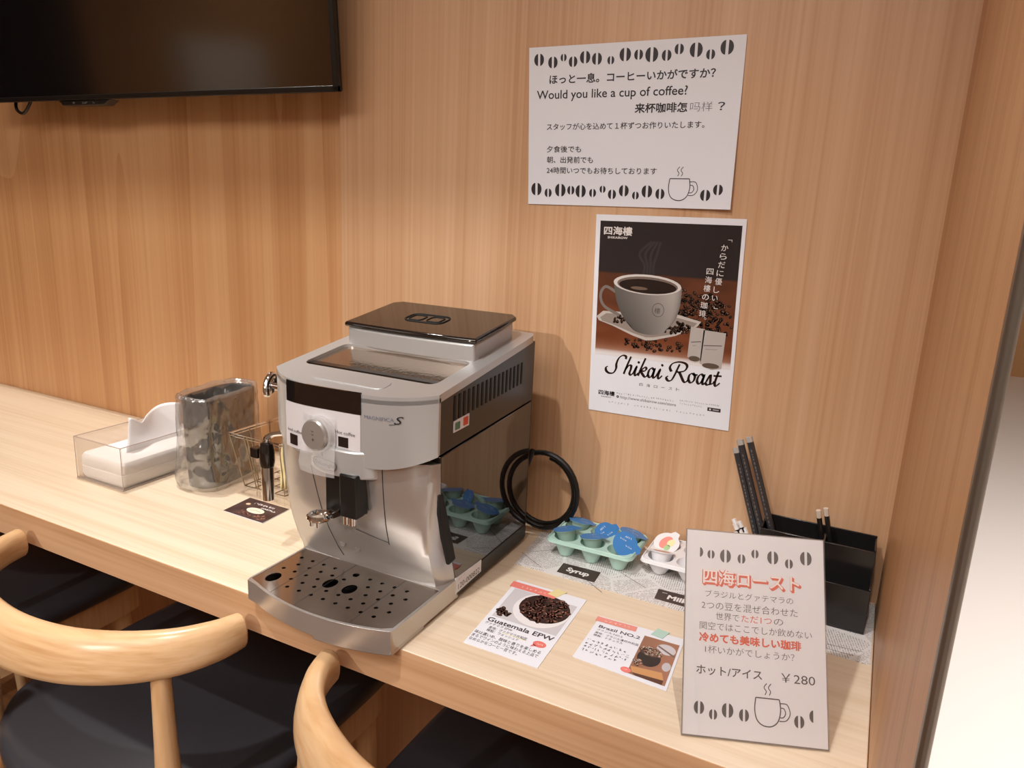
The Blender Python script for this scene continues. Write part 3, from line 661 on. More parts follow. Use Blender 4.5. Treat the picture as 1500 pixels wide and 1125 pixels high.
    fnose = lambda x, y, d: rt.matrix_world @ Vector((x, dy(0.668) - 0.0275 * max(0, 1 - ((x - .004) / .0515) ** 2) ** .4 - 0.0008 - d, y))
    k = Ink(fnose); k.text("DēLonghi".replace('ē', 'e'), -0.0275, 0.1845, 0.0062, (120, 104, 92), 0.032, bold=.01); k.build('lettering', 'print', nose)
    ff = lambda x, y, d: rt.matrix_world @ Vector((x, yf(x) - 0.001 - d, y))
    k = Ink(ff); k.text('Iced coffee', -0.0785, 0.2135, 0.0056, (96, 90, 92), 0.0275); k.text('Hot coffee', 0.0015, 0.2255, 0.0062, (96, 90, 92), 0.0290); k.build('lettering', 'print', lab)
    fs = lambda x, y, d: rt.matrix_world @ Vector((x, yf(x) - 0.0006 - d, y))
    k = Ink(fs); k.text('MAGNIFICA', 0.043, 0.2500, 0.0064, (96, 104, 128), 0.036, bold=-.012); k.text('S', 0.079, 0.2475, 0.0135, (34, 34, 40), 0.0105, shear=.35)
    k.stroke([(0.0735, 0.2462), (0.079, 0.2468), (0.084, 0.249)], 0.0006, (34, 34, 40)); k.build('lettering', 'print', rt)
    fd = lambda x, y, d: rt.matrix_world @ Vector((-0.022 + x, yf(-0.022) - 0.0137 - d, 0.2215 + y))
    k = Ink(fd)
    for q in (0.004, -0.0002): k.stroke([(-.0016, q + .0018), (.0002, q), (.0008, q + .0012), (.002, q + .001)], .0008, (90, 80, 76))
    k.ell(.0006, -.0052, .0014, .0016, (90, 80, 76)); k.build('dial_marks', 'print', kn)
    # spouts
    sp = MB().prism(rrect(-0.0150, 0.030, dy(0.646), dy(0.672), 0.003), 0.124, 0.180).box(0.0125, 0.0375, dy(0.639), dy(0.662), 0.126, 0.180).build('spout_block', 'black_plastic', rt, bevel=0.002)
    MB().loft([[(0.000, dy(0.650), 0.124), (0.013, dy(0.646), 0.124), (0.013, dy(0.646), 0.136), (0.000, dy(0.650), 0.136)], [(-0.006, dy(0.640), 0.122), (0.006, dy(0.633), 0.122), (0.006, dy(0.633), 0.130), (-0.006, dy(0.640), 0.130)]]).build('spout_arm', 'black_gloss', rt, bevel=0.002)
    rg = MB(); rg.tube([(-0.0095 + 0.0125 * cos(t), dy(0.630) + 0.0125 * sin(t), 0.124) for t in [2 * pi * i / 32 for i in range(32)]], 0.0034, 10, closed=True)
    for x in (-0.015, -0.005): rg.lathe([(0.0026, 0), (0.0026, 0.007)], (x, dy(0.622), 0.114), 12)
    rg.build('cup_ring', 'chrome', rt)
    nz = MB()
    for x in (0.0165, 0.0245): nz.lathe([(0.0042, 0), (0.0042, 0.014)], (x, dy(0.648), 0.114), 16)
    nz.build('nozzle', 'chrome', rt)
    # drip tray
    D = 0.0058
    tf = [(-0.099 + 0.2125 * k / 20, dy(0.577 + 0.020 * ((k - 10.5) / 10.0) ** 2)) for k in range(21)]
    tout = [(-0.106, dy(0.604)), (-0.104, dy(0.598))] + tf[1:] + [(0.1150, dy(0.600)), (0.1150, dy(0.735)), (-0.106, dy(0.735))]
    ins = [(-0.103, dy(0.604))] + [(u * .975, v + 0.0035) for u, v in tf[1:-1]] + [(0.1110, dy(0.603)), (0.1110, dy(0.6995)), (-0.103, dy(0.6995))]
    tout = [(u + D, v) for u, v in tout]; ins = [(u + D, v) for u, v in ins]; tf = [(u + D, v) for u, v in tf]
    tray = slab(tout, [ins], 0.0045, 0.0305).build('drip_tray', 'silver_l', rt, bevel=0.0015)
    MB().prism([(D + (u - D) * .97, v) for u, v in ins], 0.0045, 0.014).build('tray_well', 'black_hole', tray)
    MB().prism([(u, v) for u, v in tf if u > 0.016] + [(0.1150 + D, dy(0.600)), (0.1150 + D, dy(0.66)), (0.016, dy(0.66))], 0.0, 0.006).build('tray_foot', 'silver_l', tray, bevel=0.001)
    holes = []
    def hole(u, v, a, b): holes.append([(D + u + a * cos(2 * pi * k / 14), v + b * sin(2 * pi * k / 14)) for k in range(14)])
    for i, (u, y) in enumerate(((-0.083, 0.620), (-0.013, 0.644), (0.016, 0.645))): hole(u, dy(y), 0.0085, 0.0115)
    hole(0.0005, dy(0.677), 0.0045, 0.0045)
    px = 0.0186
    for r in range(5):
        for c in range(-6, 7):
            u = c * px + (0.5 * px if r % 2 else 0) + 0.004; y = 0.611 + 0.0165 * r
            if not (-0.093 < u < 0.095) or abs(u) < 0.0: continue
            if any(hypot(u - a, (y - b) * 1.0) < 0.017 for a, b in ((-0.083, .620), (-0.013, .644), (0.016, .645), (0.0005, .680))): continue
            if y < 0.6 + 0.020 * ((u - 0.005) / .105) ** 2: continue
            hole(u, dy(y), 0.0026, 0.0026)
    gr = slab([(D + (u - D) * .995, v) for u, v in ins], holes, 0.0285, 0.0300).build('drip_grate', 'steel', tray)
    ls = MB()
    for a, b in (((-0.060, 0.590), (-0.055, 0.699)), ((-0.016, 0.583), (-0.013, 0.699)), ((0.062, 0.588), (0.064, 0.699))): ls.box(D + a[0] - .0002, D + a[0] + .0003, dy(a[1]), dy(b[1]), 0.02995, 0.0301)
    ls.build('grate_line', 'seam', gr)
    # stickers on the right side
    st = MB().loft([[(x, dy(y), z) for y, z in ((0.716, .229), (0.752, .230), (0.752, .245), (0.716, .243))] for x in (0.1195, 0.1210)]).build('flag_sticker', 'paper', rt)
    MB().box(0.1208, 0.1214, dy(0.719), dy(0.730), 0.2315, 0.2405).build('green_patch', 'green', st); MB().box(0.1208, 0.1214, dy(0.738), dy(0.749), 0.2325, 0.2425).build('red_patch', 'red', st)
    st = MB().loft([[(x, dy(y), z) for y, z in ((0.731, .011), (0.797, .013), (0.797, .030), (0.731, .033))] for x in (0.1195, 0.1210)]).build('number_sticker', 'paper', rt)
    fx = lambda x, y, d: rt.matrix_world @ Vector((0.1211 + d, dy(0.737) + x, y))
    k = Ink(fx); k.text('120-000822', 0.0, 0.0150, 0.0105, (110, 104, 106), 0.055); k.marks(0.0, 0.0275, 0.016, .0028, (140, 130, 130), random.Random(2)); k.build('lettering', 'print', st)
    # steam side: dial and milk wand on the left
    kb = MB().tube([(-0.112, dy(0.705), 0.248), (-0.155, dy(0.703), 0.248)], 0.0055, 14)
    kb.build('steam_dial_stem', 'chrome', rt)
    lp = catmull([(-0.153, dy(0.694), 0.240), (-0.155, dy(0.698), 0.253), (-0.156, dy(0.706), 0.261), (-0.158, dy(0.714), 0.258), (-0.159, dy(0.714), 0.246), (-0.157, dy(0.704), 0.237)], 5, True)
    MB().tube(lp, 0.0046, 12, closed=True).build('steam_dial', 'chrome', rt)
    wd = MB().lathe([(0.0085, 0.087), (0.0088, 0.137), (0.0080, 0.139)], (-0.162, dy(0.700), 0), 24).build('frother_sleeve', 'chrome', rt)
    MB().lathe([(0.0092, 0.134), (0.0105, 0.142), (0.0105, 0.158), (0.0085, 0.167), (0.006, 0.169)], (-0.162, dy(0.700), 0), 24).box(-0.183, -0.170, dy(0.690), dy(0.704), 0.146, 0.160).build('frother_grip', 'black_gloss', rt, bevel=0.001)
    MB().tube(catmull([(-0.162, dy(0.700), 0.165), (-0.161, dy(0.701), 0.176), (-0.145, dy(0.710), 0.182), (-0.104, dy(0.722), 0.182)], 5), 0.004, 10).build('steam_pipe', 'chrome', rt)
machine()

pc = MB(); cc = Vector((-0.420, 0.978, T))
pts = []
for k in range(70):
    t = k / 69 * 2 * pi * 1.92 + 1.9; rr = 0.060 - 0.010 * (k / 69)
    pts.append((cc.x + rr * cos(t) - 0.006 * k / 69, cc.y + 0.018 * (k / 69 - .5), T + 0.072 + (rr + .004) * sin(t) - 0.006 * k / 69 + .002))
pc.tube([(-0.470, 0.955, T + 0.030)] + pts, 0.0042, 10)
tag(pc.build('power_cord', 'cord', org=(-0.42, 0.978, T + .006)), 'coiled black power cord standing against the wall behind the coffee machine', 'power cord')

# ================================================================== paper goods on the worktop
def flat_card(name, x0, x1, y0, y1, label, cat, z=T + 0.0003, th=0.0006, q=None, m='paper'):
    q = q or [(x0, y1), (x1, y1), (x1, y0), (x0, y0)]
    c = (sum(a[0] for a in q) / 4, sum(a[1] for a in q) / 4, z)
    root = empty(name, c, label, cat); sync()
    MB().prism(q[::-1], z, z + th).build('sheet', m, root, org=c)
    tl, tr, br, bl = [Vector((a[0], a[1], 0)) for a in q]
    def fn(u, v, d):       # u right, v down, both 0..1
        p = (tl * (1 - u) + tr * u) * (1 - v) + (bl * (1 - u) + br * u) * v
        return Vector((p.x, p.y, z + th + 0.00005 + d))
    return root, fn
root, fn = flat_card('paper_mat', 0, 0, 0, 0, 'newspaper-patterned paper mat lying under the syrup and milk trays', 'mat', q=[(-0.424, 1.008), (0.0495, 1.010), (0.0475, 0.858), (-0.409, 0.862)], m='news')
k = Ink(lambda x, y, d: Vector((x, y, T + 0.00095 + d)))
k.poly([(-0.349, 0.871), (-0.293, 0.870), (-0.295, 0.902), (-0.351, 0.900)], (66, 52, 48), 1); k.text('Syrup', -0.339, 0.881, 0.0155, (236, 230, 228), 0.032, bold=.04, lay=2)
k.build('label_print', 'print', root); k = Ink(lambda x, y, d: Vector((x, y, T + 0.00095 + d)))
k.poly([(-0.210, 0.872), (-0.154, 0.872), (-0.156, 0.902), (-0.212, 0.900)], (66, 52, 48), 1); k.text('Milk', -0.195, 0.880, 0.0155, (236, 230, 228), 0.026, bold=.04, lay=2)
k.stroke([(-0.205, 0.893), (-0.198, 0.8935)], .0012, (220, 212, 208), 2)
k.build('label_print', 'print', root)
hl = Ink(lambda x, y, d: Vector((x, y, T + 0.00095 + d)))
rnd = random.Random(8)
for x, y, r, w in ((-0.385, 0.925, .7, .06), (-0.30, 0.868, -.6, .06), (-0.25, 0.905, -.5, .05), (-0.13, 0.87, .2, .05), (0.02, 0.88, .1, .04), (-0.395, 0.885, -.55, .05), (0.005, 0.868, 0, .05)):
    hl.stroke([(x - w / 2 * cos(r), y - w / 2 * sin(r)), (x + w / 2 * cos(r), y + w / 2 * sin(r))], .0007, (70, 64, 62), 0.5)
hl.build('rule_print', 'print', root)

root, fn = flat_card('photo_card', 0, 0, 0, 0, 'white card with a photo of dark roasted beans in a cup, beside the coffee machine', 'card', q=[(-0.3855, 0.822), (-0.285, 0.822), (-0.279, 0.658), (-0.374, 0.659)])
CW, CH = 0.098, 0.164
fm = lambda x, y, d: fn(x / CW, 1 - y / CH, d); X = lambda u: u * CW; Y = lambda v: (1 - v) * CH
k = Ink(fm); rnd = random.Random(5)
k.rect(X(.06), Y(.59), X(.95), Y(.135), (206, 202, 206), 1)
k.ell(X(.58), Y(.33), X(.37), CH * .245, (234, 230, 232), 2, -.1); k.ell(X(.60), Y(.30), X(.335), CH * .20, (52, 34, 30), 3, -.1, 32)
def bscatter(k, cx, cy, rx, ry, n, lay, sz, pal, clip=None):
    for _ in range(n):
        a = rnd.random() * 6.28; q = sqrt(rnd.random()); x = cx + rx * q * cos(a); y = cy + ry * q * sin(a); r = rnd.random() * 3.1; s = sz * rnd.uniform(.8, 1.2)
        c = rnd.choice(pal); k.ell(x, y, s, s * .68, c, lay, r, 10); k.ell(x, y + s * .15, s * .5, s * .12, tuple(min(255, v * 1.9 + 12) for v in c), lay + 1, r, 6)
bscatter(k, X(.60), Y(.30), X(.315), CH * .19, 150, 4, .0042, [(62, 38, 32), (80, 50, 42), (48, 30, 28), (96, 66, 56)])
bscatter(k, X(.16), Y(.50), X(.09), CH * .055, 16, 4, .004, [(62, 42, 36), (48, 32, 30)])
k.build('photo_print', 'print', root)
k = Ink(fm)
k.rect(X(-.03), Y(.125), X(.62), Y(.035), (232, 132, 120), 6)
k.marks(X(.12), Y(.10), X(.4), CH * .03, (250, 214, 206), rnd, lay=7)
k.text('Guatemala EPW', X(.05), Y(.665), .0125, (70, 58, 62), X(.90), bold=.02, lay=2)
k.text('グァテマラ EPW', X(.05), Y(.705), .0062, (96, 88, 92), X(.38), lay=2)
k.text('産地：グァテマラ共和国', X(.14), Y(.75), .0062, (88, 80, 84), X(.52), lay=2); k.text('精製：ウォッシュド', X(.14), Y(.79), .0062, (88, 80, 84), X(.44), lay=2)
k.rect(X(.34), Y(.757), X(.66), Y(.752), (236, 224, 130), 2)
for i, s in enumerate(('味は濃いめ、酸味と香りを楽しめる', 'まるでワインのように味わえる上品で', 'なめらかなコーヒー豆です。')): k.text(s, X(.02), Y(.85 + .047 * i), .0072, (62, 54, 60), X(.90 if i < 2 else .66), lay=2)
k.ell(X(.84), Y(.745), X(.085), CH * .038, (232, 120, 112), 2); k.poly([(X(.77), Y(.76)), (X(.75), Y(.80)), (X(.82), Y(.775))], (232, 120, 112), 2); k.marks(X(.80), Y(.757), X(.09), .004, (250, 220, 214), rnd, .7, 3)
k.build('lettering', 'print', root)
tp = MB(); ctr = fn(.60, .03, .0004); tp.prism([(ctr.x - .010, ctr.y - .008), (ctr.x + .004, ctr.y - .0105), (ctr.x + .011, ctr.y + .008), (ctr.x - .004, ctr.y + .010)], ctr.z, ctr.z + .0002); tp.build('tape', 'yellow', root, org=root.location)

root, fn = flat_card('photo_card', 0, 0, 0, 0, 'white card with a photo of beans in a dark bowl, right one beside the sign', 'card', q=[(-0.2565, 0.7945), (-0.151, 0.7985), (-0.144, 0.692), (-0.254, 0.698)])
CW, CH = 0.107, 0.104
fm = lambda x, y, d: fn(x / CW, 1 - y / CH, d); X = lambda u: u * CW; Y = lambda v: (1 - v) * CH
k = Ink(fm)
k.grid(X(.575), Y(.94), X(.97), Y(.15), 10, 10, lambda i, j: (150 - 30 * j * 0 + 18 * i, 106 + 12 * i, 84 + 10 * i), 1)
k.poly([(X(.58), Y(.80)), (X(.90), Y(.74)), (X(.94), Y(.86)), (X(.62), Y(.9))], (204, 150, 100), 2); k.poly([(X(.62), Y(.9)), (X(.94), Y(.86)), (X(.94), Y(.94)), (X(.66), Y(.94))], (92, 58, 44), 2)
k.ell(X(.855), Y(.31), X(.105), CH * .10, (206, 200, 204), 2, -.3); k.ell(X(.92), Y(.62), X(.045), CH * .08, (196, 190, 194), 3); k.stroke([(X(.76), Y(.28)), (X(.96), Y(.40))], .0028, (120, 104, 100), 3)
k.ell(X(.72), Y(.56), X(.125), CH * .16, (44, 36, 36), 4); k.ell(X(.72), Y(.44), X(.125), CH * .09, (70, 54, 48), 5)
bscatter(k, X(.72), Y(.43), X(.115), CH * .085, 60, 6, .0026, [(150, 110, 92), (120, 84, 70), (184, 146, 126)]); bscatter(k, X(.62), Y(.70), X(.05), CH * .06, 12, 6, .0026, [(130, 96, 80), (184, 146, 126)])
k.build('photo_print', 'print', root)
k = Ink(fm)
k.rect(X(-.02), Y(.13), X(.46), Y(.02), (232, 148, 136), 6); k.marks(X(.08), Y(.10), X(.30), CH * .045, (250, 218, 210), rnd, lay=7)
k.text('Brazil NO.2', X(.06), Y(.26), .0090, (86, 76, 80), X(.48), bold=.02, lay=2); k.text('ブラジル NO.2', X(.06), Y(.33), .0050, (104, 96, 100), X(.30), lay=2)
k.text('産地：ブラジル連邦共和国', X(.06), Y(.40), .0052, (96, 88, 92), X(.50), lay=2); k.text('精製：ナチュラル', X(.06), Y(.46), .0052, (96, 88, 92), X(.34), lay=2)
for i, w in enumerate((.46, .52, .50, .40)): k.marks(X(.03), Y(.60 + .075 * i), X(w), .0052, (84, 76, 82), rnd, 1.05, 2)
k.ell(X(.555), Y(.90), X(.055), CH * .05, (236, 130, 122), 8); k.marks(X(.525), Y(.915), X(.06), .0036, (250, 220, 214), rnd, .7, 9)
k.build('lettering', 'print', root)
ctr = fn(.72, .02, .0004); MB().prism([(ctr.x - .009, ctr.y - .008), (ctr.x + .006, ctr.y - .010), (ctr.x + .010, ctr.y + .007), (ctr.x - .005, ctr.y + .009)], ctr.z, ctr.z + .0002).build('tape', 'mint', root, org=root.location)

root, fn = flat_card('business_card', 0, 0, 0, 0, 'small dark brown coffee card lying left of the coffee machine', 'card', q=[(-0.891, 0.836), (-0.8035, 0.835), (-0.800, 0.773), (-0.887, 0.775)])
CW, CH = 0.088, 0.062
fm = lambda x, y, d: fn(x / CW, 1 - y / CH, d); X = lambda u: u * CW; Y = lambda v: (1 - v) * CH
k = Ink(fm)
k.grid(0.0005, 0.0005, CW - .0005, CH - .0005, 12, 8, lambda i, j: tuple(max(10, c + 26 * noise.noise(Vector((i * 4, j * 4, 2)))) for c in (74, 52, 48)), 1)
bscatter(k, X(.60), Y(.78), X(.36), CH * .16, 40, 2, .0032, [(98, 62, 54), (70, 44, 40), (120, 84, 70)])
k.ell(X(.52), Y(.56), X(.20), CH * .15, (238, 226, 206), 4); k.stroke([(X(.40), Y(.60)), (X(.52), Y(.54)), (X(.66), Y(.57))], .0016, (206, 176, 140), 5); k.ell(X(.19), Y(.34), X(.05), CH * .06, (224, 190, 160), 4)
k.build('photo_print', 'print', root)
k = Ink(fm); k.marks(X(.26), Y(.26), X(.5), CH * .10, (232, 224, 224), rnd, .8, 6, .2); k.marks(X(.52), Y(.40), X(.36), CH * .09, (240, 236, 236), rnd, .7, 6, .24); k.build('lettering', 'print', root)

# ------------------------------------------------------------------ leaning price sign
def price_sign():
    a = Vector((-0.113, 0.633, T)); b = Vector((0.017, 0.682, T))
    ex = (b - a).normalized(); Wd = (b - a).length; nb = Vector((-ex.y, ex.x, 0))
    ey = (nb * 0.100 + Vector((0, 0, 0.1715))); Hh = ey.length; ey.normalize(); nf = ex.cross(ey)
    root = empty('price_sign', (a + b) / 2, 'white coffee price sign leaning back at the front right of the worktop', 'sign'); sync()
    o = root.location
    def slabm(x0, x1, y0, y1, d0, d1):
        return MB().loft([[a + ex * x + ey * y + nf * d for x, y in ((x0, y0), (x1, y0), (x1, y1), (x0, y1))] for d in (d0, d1)])
    up = Vector((0, 0, 0.0012))
    a = a + up
    slabm(0.001, Wd - .001, 0.0015, Hh - .001, -0.0006, 0.0006).build('sheet', 'paper', root, org=o)
    slabm(0, Wd, 0, Hh, 0.0009, 0.0022).build('front_pane', 'acrylic', root, org=o)
    slabm(0, Wd, 0, Hh, -0.0020, -0.0009).build('back_pane', 'grey_mark', root, org=o)
    f = MB(); p = [a, b + up, b + up + nb * 0.09, a + nb * 0.09]
    f.loft([[q - up for q in p], [q + Vector((0, 0, 0.0015)) for q in p]]).build('foot', 'acrylic', root, org=o)
    pm = plane_map(a, ex, ey, nf); X = lambda u: u * Wd; Y = lambda v: (1 - v) * Hh
    fn = lambda x, y, d: pm(x, y, 0.0006 + d)
    k = Ink(fn)
    for u, v, s, sd in ((.095, .116, .8, 1), (.183, .123, .7, 0), (.288, .126, 1.05, 0), (.404, .133, .75, 0), (.502, .102, .7, 0), (.630, .113, 1.05, 0), (.746, .137, .75, 0), (.867, .103, 1.1, 0), (.117, .867, .95, 0), (.215, .892, .75, 0), (.314, .867, 1.05, 0), (.427, .881, .9, 0), (.802, .884, .9, 0), (.905, .853, .9, -1)):
        k.bean(X(u), Y(v), 0.0105 * s, 0.0125 * s, side=sd)
    k.build('bean_print', 'print', root)
    k = Ink(fn); R = (222, 84, 40); G = (74, 68, 70)
    k.text('四海ロースト', X(.137), Y(.274), .0165, R, X(.69), bold=.055, lay=1); k.text('四海ロースト', X(.127), Y(.268), .0165, R, X(.69), bold=.045, lay=2)
    k.text('四海ロースト', X(.130), Y(.266), .0165, (246, 240, 240), X(.685), bold=.014, lay=3)
    k.build('headline', 'print', root); k = Ink(fn)
    k.text('ブラジルとグァテマラの', X(.146), Y(.335), .0074, G, X(.626), bold=-.006); k.text('2つの豆を混ぜ合わせた', X(.121), Y(.394), .0086, G, X(.682), bold=-.006)
    k.text('世界で', X(.225), Y(.443), .0080, G, X(.165), bold=-.006); k.text('ただ1つ', X(.405), Y(.443), .0080, (226, 96, 76), X(.215), bold=.0); k.text('の', X(.635), Y(.443), .0080, G, X(.065), bold=-.006)
    k.text('関空ではここでしか飲めない', X(.110), Y(.494), .0082, G, X(.789), bold=-.006)
    k.text('冷めても美味しい珈琲', X(.110), Y(.552), .0092, R, X(.711), bold=.04)
    k.text('1杯いかがでしょうか？', X(.152), Y(.606), .0080, G, X(.624), bold=-.006)
    k.text('ホット/アイス', X(.094), Y(.708), .0098, INKC, X(.456), bold=.014); k.text('￥280', X(.683), Y(.711), .0115, INKC, X(.232), bold=-.002)
    k.build('lettering', 'print', root)
    k = Ink(fn); k.mug(X(.507), Y(.918), X(.165), Hh * .125, 0.0011); k.build('cup_drawing', 'print', root)
price_sign()

# ------------------------------------------------------------------ tissue pack in an acrylic tray
def tissues():
    x0, x1, y0, y1 = -1.203, -1.083, 0.744, 0.985; o = ((x0 + x1) / 2, (y0 + y1) / 2, T)
    r = empty('acrylic_tray', o, 'clear acrylic tray holding the white tissue pack at the left', 'tray'); w = 0.0025
    b = MB().box(x0, x1, y0, y1, T, T + w)
    for a in ((x0, x1, y0, y0 + w), (x0, x1, y1 - w, y1), (x0, x0 + w, y0 + w, y1 - w), (x1 - w, x1, y0 + w, y1 - w)): b.box(*a, T + w, T + 0.075)
    b.build('tray_wall', 'acrylic', r, org=o)
    e = MB()
    z = T + 0.075
    for p, q in (((x0, y0), (x1, y0)), ((x1, y0), (x1, y1)), ((x1, y1), (x0, y1)), ((x0, y1), (x0, y0))): e.tube([(*p, z), (*q, z)], 0.0007, 6)
    for p in ((x0, y0), (x1, y0)): e.tube([(*p, T + .001), (*p, z)], 0.0006, 6)
    e.tube([(x0, y0, T + .0012), (x1, y0, T + .0012)], 0.0011, 6); e.tube([(x1, y0, T + .0012), (x1, y1, T + .0012)], 0.0011, 6)
    e.build('polished_edge', mat('acrylic_edge', (176, 158, 148), 0.15), r, org=o)
    o2 = (o[0], o[1], T + w)
    p = empty('tissue_pack', o2, 'soft white tissue pack with one sheet pulled up, inside the clear tray', 'tissues')
    n = 30; rings = []
    for k, (z, ins) in enumerate(((0.0, 0.003), (0.008, 0.0), (0.020, 0.0005), (0.0215, 0.0018), (0.024, 0.0005), (0.038, 0.001), (0.043, 0.004), (0.0445, 0.010))):
        rings.append([(x, y, T + w + z + (0.0015 * noise.noise(Vector((x * 40, y * 40, 0))) if k > 4 else 0)) for x, y in rrect(x0 + w + ins + .001, x1 - w - ins - .001, y0 + w + ins + .001, y1 - w - ins - .001, 0.008, 5)])
    MB().loft(rings).build('pack', 'tissue', p, org=o2)
    n = 24; rings = []
    for k in range(13):
        t = k / 12; z = T + 0.044 + t * (0.062)
        row = []
        for i in range(n + 1):
            s = i / n; y = 0.788 + 0.118 * s + 0.006 * t
            x = -1.128 - 0.012 * t + 0.012 * sin(s * 5.0 + 1.2) * (0.3 + t) - 0.03 * (1 - t) ** 2 * 0.2
            zz = z + t * (0.004 * sin(s * 7 + 2.0) - 0.010 * exp_(-((s - .22) / .12) ** 2))
            row.append((x, y, zz))
        rings.append(row)
    sh = MB().loft(rings, caps=False, closed=False).build('pulled_sheet', 'tissue', p, org=o2)
    sm = sh.modifiers.new('solid', 'SOLIDIFY'); sm.thickness = 0.0008
exp_ = math.exp
tissues()

# ------------------------------------------------------------------ bin with a clear bag
def bin_():
    c = Vector((-1.006, 0.884, T)); r = empty('waste_bin', c, 'small black countertop waste bin lined with a crinkled clear bag', 'bin', rz=radians(7)); sync()
    def ring(a, b, z, n=48, p=3.2):
        out = []
        for k in range(n):
            t = 2 * pi * k / n; ct, st = cos(t), sin(t)
            q = (abs(ct) ** p + abs(st) ** p) ** (-1 / p); out.append(Vector((a * ct * q, b * st * q, z)))
        return out
    A, B = 0.036, 0.070
    MB().loft([ring(A * .90, B * .92, 0), ring(A, B, 0.155), ring(A - .002, B - .002, 0.155), ring(A * .9 - .002, B * .92 - .002, 0.004)]).build('bin_body', 'bin', r, smooth=50)
    rings = []
    spec = [(0.0, .007), (0.006, .011), (0.03, .009), (0.06, .0075), (0.09, .0065), (0.12, .0055), (0.145, .0045), (0.158, .0035), (0.163, .0005), (0.158, -.005), (0.135, -.006), (0.10, -.0075), (0.07, -.009)]
    fine = []
    for (z0, o0), (z1, o1) in zip(spec, spec[1:]):
        for k in range(3): fine.append((z0 + (z1 - z0) * k / 3, o0 + (o1 - o0) * k / 3))
    for i, (z, off) in enumerate(fine):
        g = ring(A * (.9 + .1 * z / .155) + off, B * (.92 + .08 * z / .155) + off, z, 120)
        row = []
        for p in g:
            d = Vector((p.x / A ** 2, p.y / B ** 2, 0)).normalized()
            n1 = noise.noise(Vector((p.x * 55, p.y * 55, p.z * 38))) ; n2 = 1 - abs(noise.noise(Vector((p.x * 90 + 9, p.y * 90, p.z * 70 + i * 0)))) * 2
            amp = 0.0042 if off > 0.004 else 0.0026
            lump = 0.008 * max(0, 1 - z / .15) * (0.5 + 0.5 * n1) if off > 0 else 0
            dd = amp * (n1 * .8 + n2 * .35) + lump
            if off > 0: dd = max(dd, -off + .0012)
            else: dd = min(dd, .002)
            dz = 0.004 * noise.noise(Vector((p.x * 40, p.y * 40, 3))) if z > .15 else 0
            if -0.06 > p.y and off > 0: dd += 0.004
            row.append(p + d * dd + Vector((0, 0, dz + (0.0005 if i == 0 else 0))))
        rings.append(row)
    MB().loft(rings, caps=False).build('bag', 'bag', r, smooth=180)
bin_()

# ------------------------------------------------------------------ wire basket with sachets
def basket():
    c = Vector((-0.895, 0.912, T)); t_ = T + 0.0032
    pl = MB().box(-0.925, -0.80, 0.838, 0.995, T, T + 0.0015).build('base_sheet', 'acrylic', org=(-.86, .91, T)); tag(pl, 'thin clear plastic sheet under the wire basket', 'sheet')
    r = empty('wire_basket', Vector((-0.885, 0.915, t_)), 'small chrome wire basket standing between the bin and the coffee machine', 'basket')
    o = r.location; top = [(-0.944, 0.846), (-0.835, 0.848), (-0.828, 0.985), (-0.944, 0.985)]; bot = [(-0.932, 0.864), (-0.842, 0.865), (-0.838, 0.965), (-0.934, 0.965)]
    zt = T + 0.101; zb = t_ + .001
    rim = MB()
    rim.tube([(x, y, zt) for x, y in top], 0.0016, 8, closed=True); rim.tube([(x * 1 + .000, y + 0.001, zt - 0.005) for x, y in top], 0.0013, 8, closed=True); rim.build('rim', 'chrome', r, org=o)
    w = MB()
    w.tube([(x, y, zb) for x, y in bot], 0.0011, 6, closed=True)
    for i in range(4):
        a, b = top[i], top[(i + 1) % 4]; p, q = bot[i], bot[(i + 1) % 4]
        for s in ((0.0, .34, .68) if i % 2 else (0.0, .30, .36, .68)):
            L = lambda m, n: (m[0] + (n[0] - m[0]) * s, m[1] + (n[1] - m[1]) * s)
            w.tube([(*L(a, b), zt), (*L(p, q), zb)], 0.0010, 6)
    for s in (.25, .5, .75):
        w.tube([(bot[0][0] + (bot[1][0] - bot[0][0]) * s, bot[0][1], zb), (bot[3][0] + (bot[2][0] - bot[3][0]) * s, bot[3][1], zb)], .0009, 6)
        w.tube([(bot[0][0], bot[0][1] + (bot[3][1] - bot[0][1]) * s, zb), (bot[1][0], bot[1][1] + (bot[2][1] - bot[1][1]) * s, zb)], .0009, 6)
    w.build('wire_mesh', 'wire', r, org=o)
    for i, (x, lb) in enumerate(((-0.866, 'pale yellow sugar sachet in the wire basket, leftmost of the three'), (-0.858, 'pale yellow sugar sachet in the wire basket, middle of the three'), (-0.850, 'pale yellow sugar sachet in the wire basket, nearest the coffee machine'))):
        R = Matrix.Rotation(radians(4 - 3 * i), 3, 'Y'); oo = Vector((x, 0.905, t_ + .0025))
        m = MB(); rg = []
        for k in range(9):
            z = 0.084 * k / 8; th = 0.0026 * sin(pi * min(1, max(0.0, (k) / 8))) ** .5 + .0003
            rg.append([R @ Vector((a, b, z)) + oo for a, b in ((-th, -.024), (th, -.024), (th * 1.2, 0), (th, .024), (-th, .024), (-th * 1.2, 0))])
        tag(m.loft(rg).build('sugar_sachet', 'yellow', org=oo), lb, 'sachet', 'sachets in the wire basket')
basket()

